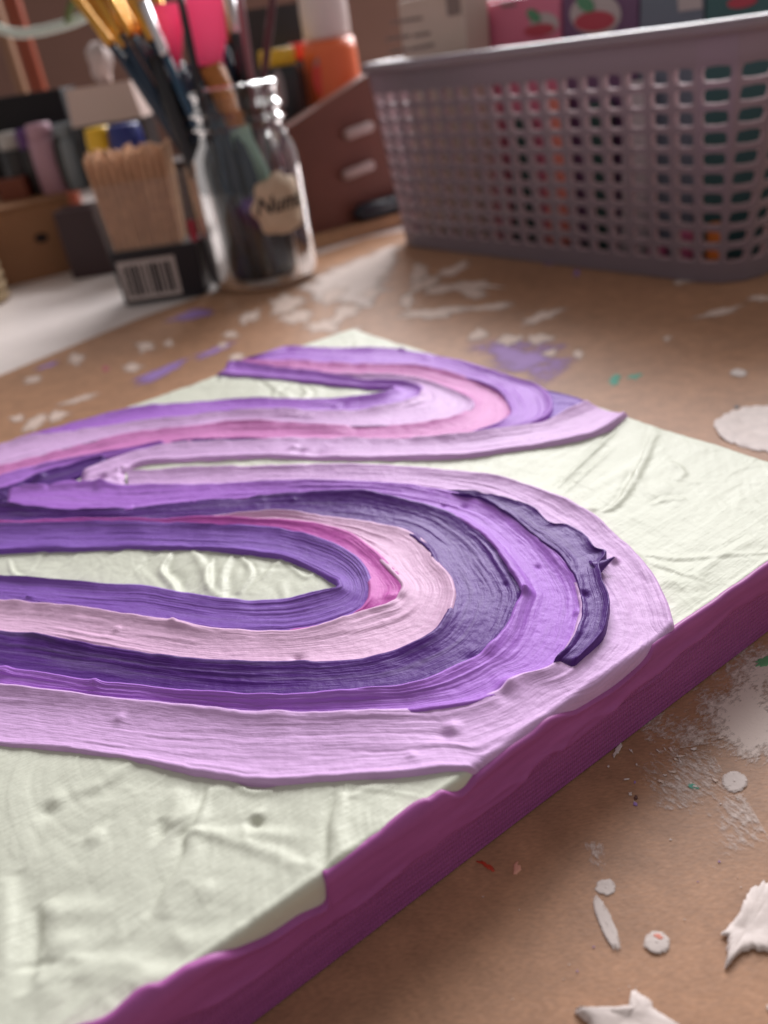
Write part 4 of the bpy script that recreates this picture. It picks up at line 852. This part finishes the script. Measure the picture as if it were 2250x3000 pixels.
o = onbox('black_carton', 150, _y + .05, 230, [('body', None, 262, 1, mat('black_card', (.008, .007, .009), .6, .3), 1.0)], 'wide black carton behind the row of small bottles', 'carton', True)
rb = onbox('red_brown_box', 45, _y - .01, 70, [('body', None, 520, 1, mat('rust_card', (.17, .04, .02), .5), 1.0)], 'small rust red box at the left end of the brown box', 'box', True)
# white carton and two capped bottles between the cardboard box and the jar (standing on the table)
yw = .640
e = bottle('square_bottle', 350, yw + .03, 172, 400, [('body', None, 352, .96, blackp, 1.0), ('cap', 350, 240, 1, mat('white_cap_plastic', (.62, .48, .43), .45), .90)], 'black square bottle with a large pinkish white cap behind the craft sticks', 'bottle', True)
bottle('paint_bottle', 318, yw - .05, 76, 500, [('body', None, 440, 1, blackp, .95), ('cap', 440, 368, .9, yell, .9)], 'black paint bottle with broad yellow cap behind the craft sticks')
bottle('paint_bottle', 395, yw - .055, 92, 500, [('body', None, 440, 1, blackp, .95), ('cap', 440, 358, .95, bluec, .92)], 'black paint bottle with broad navy blue cap behind the craft sticks')
bottle('dark_carton', 262, yw - .03, 110, 700, [('body', None, 600, 1, mat('dark_maroon_card', (.035, .012, .014), .5), 1.0)], 'small dark carton standing between the brown box and the craft sticks', 'carton', True)
bottle('dark_carton', 590, yw - .02, 150, 700, [('body', None, 455, 1, mat('dark_brown_card', (.045, .022, .018), .6), 1.0)], 'dark brown carton standing behind the jar, right of the craft sticks', 'carton', True)
# crumpled tissue on the white carton
bm = bmesh.new(); bmesh.ops.create_icosphere(bm, subdivisions=4, radius=1)
c = aty((295, 190), yw + .035); zb = aty((345, 240), yw + .03)[2]
V = np.array([v.co[:] for v in bm.verts]); Fs = [tuple(v.index for v in f.verts) for f in bm.faces]; bm.free()
k = 1 + .28 * fbm(V[:, 0] * 2 + V[:, 2], V[:, 1] * 2 - V[:, 2] * 1.3, 3, 4); V = V * k[:, None] * np.array([.0085, .0085, .0125]); V += np.array([c[0], c[1], 0]); V[:, 2] += zb - V[:, 2].min() - .0002
tag(mesh('crumpled_tissue', V, Fs, mat('tissue', (.50, .42, .40), .8, .2), None, True), 'crumpled pale tissue on top of the large white cap', 'tissue')

# far left: woven rope basket edge, wooden posts and a pale hoop with a green stem
rope = mat('jute_rope', (.42, .31, .19), .8, .2, bump=.6, bscale=500, var=.2, vscale=300)
rc = aty((-62, 560), .63); rz0 = ZT
rb_ = empty('rope_basket', (rc[0], .56, rz0)); tag(rb_, 'coiled jute rope basket cut off by the left edge', 'basket')
for k in range(16):
    z = rz0 + .0035 + k * .0066
    prof = [(.0225 + .0036 * math.cos(a), .0036 * math.sin(a)) for a in np.linspace(0, 2 * math.pi, 10)]
    lathe('coil', prof, (rc[0] - .004, .56, z), rope, rb_, 30)
post = mat('brown_post', (.22, .11, .06), .5, .4); post2 = mat('rust_post', (.20, .035, .012), .45, .4)
for px, m, lb, yy in ((45, post, 'tan wooden post behind the black carton, the left one', .86), (96, post2, 'rust red wooden post behind the black carton, the right one', .85)):
    p = aty((px, 200), yy); o = box('wooden_post', (p[0], yy, ZT + .0001), (.0085 if m is post else .013, .012, .30), m, bw=.002); tag(o, lb, 'post')
    p0_ = aty((px - 20, 0), yy)
hoopm = mat('pale_green_hoop', (.50, .55, .48), .3, .5); stemm = mat('green_stem', (.10, .14, .03), .5)
hc = aty((110, -110), .80); a0 = aty((-40, 82), .80); cpts = [aty(p, .80) for p in crom([(-60, 60), (0, 84), (50, 98), (110, 92), (170, 78), (225, 60), (262, 40), (300, 8), (320, -60)], 6)]
def tube(name, pts, rad, m, parent=None, k=10):
    pts = np.array(pts); n = len(pts); V = []
    tg = np.gradient(pts, axis=0); tg /= np.linalg.norm(tg, axis=1)[:, None]
    for i in range(n):
        a = np.cross(tg[i], [0.1, 1, .05]); a /= np.linalg.norm(a); b2 = np.cross(tg[i], a)
        for j in range(k): V.append(pts[i] + rad * (a * math.cos(2 * math.pi * j / k) + b2 * math.sin(2 * math.pi * j / k)))
    Fc = [(i * k + j, (i + 1) * k + j, (i + 1) * k + (j + 1) % k, i * k + (j + 1) % k) for i in range(n - 1) for j in range(k)] + [tuple(range(k)), tuple((n - 1) * k + j for j in range(k - 1, -1, -1))]
    return mesh(name, V, Fc, m, parent, True)
ho = tube('wire_hoop', cpts, .0036, hoopm); tag(ho, 'pale green wire hoop curving before the wooden posts', 'hoop')
so = tube('plant_stem', [aty(p, .79) for p in crom([(250, -60), (222, -10), (204, 30), (198, 68)], 6)], .0028, stemm); tag(so, 'short green plant stem touching the pale hoop', 'stem')

# ------------------------------------------------------------------ plastic basket with its contents
bplas = plastic('mauve_grey_plastic', (.30, .255, .295), (.48, .37, .41), .34); lit_bedge = plastic('mauve_plastic_lit_edge', (.86, .72, .74), (.95, .80, .82), .55)  # edge copy is paler: light caught in the holes put into its colour
q0 = atz((1192, 722))[:2]; q1 = atz((2150, 842))[:2]; bu = (q1 - q0); BL = np.linalg.norm(bu); bu /= BL; bv = np.array([-bu[1], bu[0]])
if bv[1] < 0: bv = -bv
BH = .1030; BR = .020; BD = .135; TAP = .0115
bk_root = empty('plastic_basket', (*(q0 + bu * BL / 2), .0001)); tag(bk_root, 'mauve grey plastic basket with rows of rectangular holes', 'basket')
# outline of the foot: rounded rectangle, s along bu from -BR*.3 to BL+BR*.6
S0, S1 = -.013, BL + .002
def outline(n_front=18, n_side=11, nc=3):
    pts = []; nrm = []
    def arc(cx, cy, a0, a1):
        for a in np.linspace(a0, a1, nc + 1)[:-1]:
            pts.append((cx + BR * math.cos(a), cy + BR * math.sin(a))); nrm.append((math.cos(a), math.sin(a)))
    xs = np.linspace(S0 + BR, S1 - BR, n_front)
    for x in xs[:-1]: pts.append((x, 0)); nrm.append((0, -1))
    arc(S1 - BR, BR, -math.pi / 2, 0)
    for y in np.linspace(BR, BD - BR, n_side)[:-1]: pts.append((S1, y)); nrm.append((1, 0))
    arc(S1 - BR, BD - BR, 0, math.pi / 2)
    for x in xs[::-1][:-1]: pts.append((x, BD)); nrm.append((0, 1))
    arc(S0 + BR, BD - BR, math.pi / 2, math.pi)
    for y in np.linspace(BD - BR, BR, n_side)[:-1]: pts.append((S0, y)); nrm.append((-1, 0))
    arc(S0 + BR, BR, math.pi, 1.5 * math.pi)
    return np.array(pts), np.array(nrm)
op, on_ = outline()
def bw_(sx, sy, z): q = q0 + bu * sx + bv * sy; return (q[0], q[1], z)
def wallpt(i, fi, z):
    n = len(op); j = (i + 1) % n; p = op[i] * (1 - fi) + op[j] * fi; nn = on_[i] * (1 - fi) + on_[j] * fi
    p = p + nn * TAP * z / BH; return bw_(p[0], p[1], z)
V = []; Fc = []
rows = 10; zb0, zb1 = .0085, .0900; n = len(op)
def addq(ps): k = len(V); V.extend(ps); Fc.append((k, k + 1, k + 2, k + 3))
for i in range(n):
    addq([wallpt(i, 0, .0005), wallpt(i, 1, .0005), wallpt(i, 1, zb0), wallpt(i, 0, zb0)])
    addq([wallpt(i, 0, zb1), wallpt(i, 1, zb1), wallpt(i, 1, BH), wallpt(i, 0, BH)])
    for r in range(rows):
        za = zb0 + (zb1 - zb0) * r / rows; zc_ = zb0 + (zb1 - zb0) * (r + 1) / rows; dz = zc_ - za
        k = len(V)
        outer = [(0, 0), (.5, 0), (1, 0), (1, .5), (1, 1), (.5, 1), (0, 1), (0, .5)]
        hx0, hx1, hz0, hz1 = .12, .88, .12, .85; c_ = .25
        inn = []
        xm, zm = (hx0 + hx1) / 2, (hz0 + hz1) / 2; rx, rz_ = (hx1 - hx0) / 2, (hz1 - hz0) / 2
        for x, y in [(-.86, -.86), (0, -1), (.86, -.86), (1, 0), (.86, .86), (0, 1), (-.86, .86), (-1, 0)]: inn.append((xm + x * rx, zm + y * rz_))
        V.extend([wallpt(i, x, za + y * dz) for x, y in outer]); V.extend([wallpt(i, x, za + y * dz) for x, y in inn])
        for j in range(8): Fc.append((k + j, k + (j + 1) % 8, k + 8 + (j + 1) % 8, k + 8 + j))
bm = bmesh.new(); vs = [bm.verts.new(v) for v in V]
for f in Fc: bm.faces.new([vs[i] for i in f])
bmesh.ops.remove_doubles(bm, verts=bm.verts[:], dist=1e-5); bmesh.ops.recalc_face_normals(bm, faces=bm.faces[:])
me = bpy.data.meshes.new('wall'); bm.to_mesh(me); bm.free(); me.materials.append(bplas)
wo = bpy.data.objects.new('perforated_wall', me); link(wo); put(wo, bk_root); me.materials.append(lit_bedge); sm_ = wo.modifiers.new('thick', 'SOLIDIFY'); sm_.thickness = .0030; sm_.offset = -1; sm_.material_offset_rim = 1
# rim: rolled flange
prof = [(-.0001, BH - .004), (.0030, BH - .0036), (.0036, BH - .0012), (.0034, BH + .0002)] + [(d_, BH + .0016 - (d_ - .0004) ** 2 / .011) for d_ in (.0030, .0022, .0014, .0004, -.0006, -.0014, -.0022)] + [(-.0026, BH - .0002), (-.0024, BH - .004)]
V = []
for i in range(n):
    for d_, z in prof:
        p = op[i] + on_[i] * (TAP + d_); V.append(bw_(p[0], p[1], z))
rimp = plastic('mauve_plastic_rim', (.34, .29, .33), (.5, .4, .44), .25); rimp.node_tree.nodes['Principled BSDF'].inputs['Roughness'].default_value = .22
mesh('rim', V, grid_faces(n, len(prof), True), rimp, bk_root, True)
V = [bw_(*(p * 1.0), .0004) for p in op] + [bw_(*p, .0022) for p in op]
mesh('base', V, [tuple(range(n - 1, -1, -1)), tuple(range(n, 2 * n))] + [(i, (i + 1) % n, n + (i + 1) % n, n + i) for i in range(n)], bplas, bk_root)
# cartons inside: s range along the front, offset, depth, height
def carton(s0, s1, off, dep, z0, h_, m, label, name='carton', cat='carton'):
    c = q0 + bu * (s0 + s1) / 2 + bv * (off + dep / 2); e = empty(name, (c[0], c[1], z0))
    box('body', (c[0], c[1], z0), (s1 - s0, dep, h_), m, e, math.atan2(bu[1], bu[0]), .0006); tag(e, label, cat); return e
def on_face(p, off):               # pixel on a plane parallel to the basket's front
    r = ray(p); o_ = np.array([*(q0 + bv * off), 0]); n3 = np.array([*bv, 0]); c0 = np.array([0, 0, H]); w = c0 + r * (((o_ - c0) @ n3) / (r @ n3)); return (w[:2] - q0) @ bu, w[2]
def print_patch(poly, off, m, e, name='print'):
    W_ = [bw_(*(lambda s: (s[0], off))(on_face(p, off)), on_face(p, off)[1]) for p in poly]
    o = mesh(name, W_, [tuple(range(len(W_)))], m, e); s2 = o.modifiers.new('t', 'SOLIDIFY'); s2.thickness = .0003; s2.offset = 0; return o
z0 = .0024
creamc = mat('cream_card', (.62, .50, .42), .5, var=.04); pinkb = mat('pink_card', (.74, .20, .31), .4); pink2 = mat('bright_pink_card', (.72, .22, .33), .4); purp = mat('plum_card', (.17, .08, .17), .4); blgr = mat('blue_grey_card', (.17, .20, .25), .4); teal = mat('teal_card', (.05, .14, .14), .4); dgre = mat('dark_green_card', (.02, .07, .06), .4); navyc = mat('navy_card', (.02, .025, .06), .4); whc = mat('white_card_box', (.60, .54, .54), .4); leafg = mat('leaf_print', (.10, .30, .16), .5); cherry = mat('red_fruit_print', (.52, .06, .09), .5); greyp = mat('grey_text_print', (.25, .19, .17), .6); palew = mat('pale_print', (.55, .47, .46), .5)
sA = on_face((1085, 60), .034)[0]; sB = on_face((1345, 60), .034)[0]; sC = on_face((1425, 60), .034)[0]; sD = on_face((1642, 60), .034)[0]; sE = on_face((1712, 60), .034)[0]; sF = on_face((1868, 40), .034)[0]; sG = on_face((2060, 30), .034)[0]; sH = BL + .004
sA = on_face((1092, 60), .013)[0]; sB2 = on_face((1362, 60), .013)[0]
e = carton(max(sA, .001), sB2, .013, .018, z0, .130, creamc, 'cream carton with grey text at the left end of the basket')
for k, (pa, pb_) in enumerate([((1145, 62), (1235, 48)), ((1130, 112), (1200, 100)), ((1210, 100), (1258, 92)), ((1140, 148), (1195, 139)), ((1202, 140), (1268, 126))]):
    print_patch([(pa[0], pa[1]), (pb_[0], pb_[1]), (pb_[0] + 2, pb_[1] + 9), (pa[0] + 2, pa[1] + 9)], .0126, greyp, e, 'text_line')
print_patch([(1305, -10), (1345, -18), (1350, 40), (1312, 48)], .0126, greyp, e, 'text_line')
e = carton(sB + .0005, sC - .0005, .034, .024, z0, .124, pink2, 'narrow bright pink carton with dark stripe')
print_patch([(1382, -10), (1408, -14), (1414, 112), (1390, 116)], .0336, navyc, e, 'stripe'); print_patch([(1412, -14), (1424, -14), (1428, 108), (1417, 110)], .0336, palew, e, 'stripe')
e = carton(sC + .0005, sD - .0005, .034, .030, z0, .122, pinkb, 'pink carton with a red fruit and green leaf print')
circ = lambda cx, cy, rx, ry, a=0: [(cx + rx * math.cos(t) * math.cos(a) - ry * math.sin(t) * math.sin(a), cy + rx * math.cos(t) * math.sin(a) + ry * math.sin(t) * math.cos(a)) for t in np.linspace(0, 2 * math.pi, 18, endpoint=False)]
print_patch(circ(1595, 70, 42, 34), .0337, palew, e, 'fruit_halo'); print_patch(circ(1580, 88, 46, 18, -.15), .0333, cherry, e, 'fruit'); print_patch(circ(1563, 46, 24, 15, .8), .0330, leafg, e, 'leaf'); print_patch([(1468, 12), (1510, 8), (1512, 18), (1470, 22)], .0336, greyp, e, 'text_line')
e = carton(sD + .0005, sE - .0005, .035, .028, z0, .119, purp, 'plum purple carton with a large red fruit print')
e = carton(sE + .0005, sF - .0005, .035, .028, z0, .117, purp, 'plum carton beside the blue-grey one with fruit print')
print_patch(circ(1745, 42, 75, 62), .0345, palew, e, 'fruit_halo'); print_patch(circ(1742, 62, 60, 30, -.1), .0341, cherry, e, 'fruit'); print_patch(circ(1715, 12, 30, 20, .7), .0338, leafg, e, 'leaf')
e = carton(sF + .0005, sG - .0005, .035, .028, z0, .114, blgr, 'blue-grey carton with a pale barcode panel')
print_patch([(1985, -20), (2055, -30), (2058, 25), (1988, 34)], .0346, palew, e, 'barcode_panel')
e = carton(sG + .0005, sH - .002, .035, .028, z0, .111, teal, 'teal carton at the right end of the basket'); print_patch(circ(2175, 5, 45, 18, -.2), .0346, cherry, e, 'fruit')
# small things between the cartons and the perforated wall
def jig(s, off, r, z0_, h_, m, label, name='small_jar'):
    c = q0 + bu * s + bv * off; e = empty(name, (c[0], c[1], z0_)); lathe('body', [(.0001, 0), (r * .9, 0), (r, .002), (r, h_ * .9), (r * .92, h_), (.0001, h_)], (c[0], c[1], z0_), m, e, 20); tag(e, label, 'jar'); return e
pinkj = mat('pink_pot', (.70, .18, .36), .4); oranj = mat('orange_pot', (.90, .28, .04), .4)
jig(BL - .046, .0100, .0045, z0, .012, pinkj, 'small pink pot low behind the basket holes, left of its twin'); jig(BL - .032, .0100, .0045, z0, .020, pinkj, 'taller small pink pot low behind the basket holes'); jig(BL - .016, .0105, .0042, z0, .022, oranj, 'small orange pot low in the basket corner')
for k, (s_, m, lb, zz, hh) in enumerate([(.100, mat('coral_strip', (.92, .30, .22), .4), 'coral strip standing behind the upper basket holes', z0, .078), (.074, dgre, 'dark green strip behind the middle basket holes', z0, .066), (.128, dgre, 'dark green strip right of the coral one', z0, .072), (.150, whc, 'white strip right of the dark green one', z0, .080), (.052, mat('rose_strip', (.68, .24, .30), .4), 'rose strip towards the left basket end', z0, .074), (.030, whc, 'white strip near the left end of the basket', z0, .082)]):
    carton(s_ - .007, s_ + .007, .0270, .0045, zz, hh, m, lb, 'card_strip', 'strip')
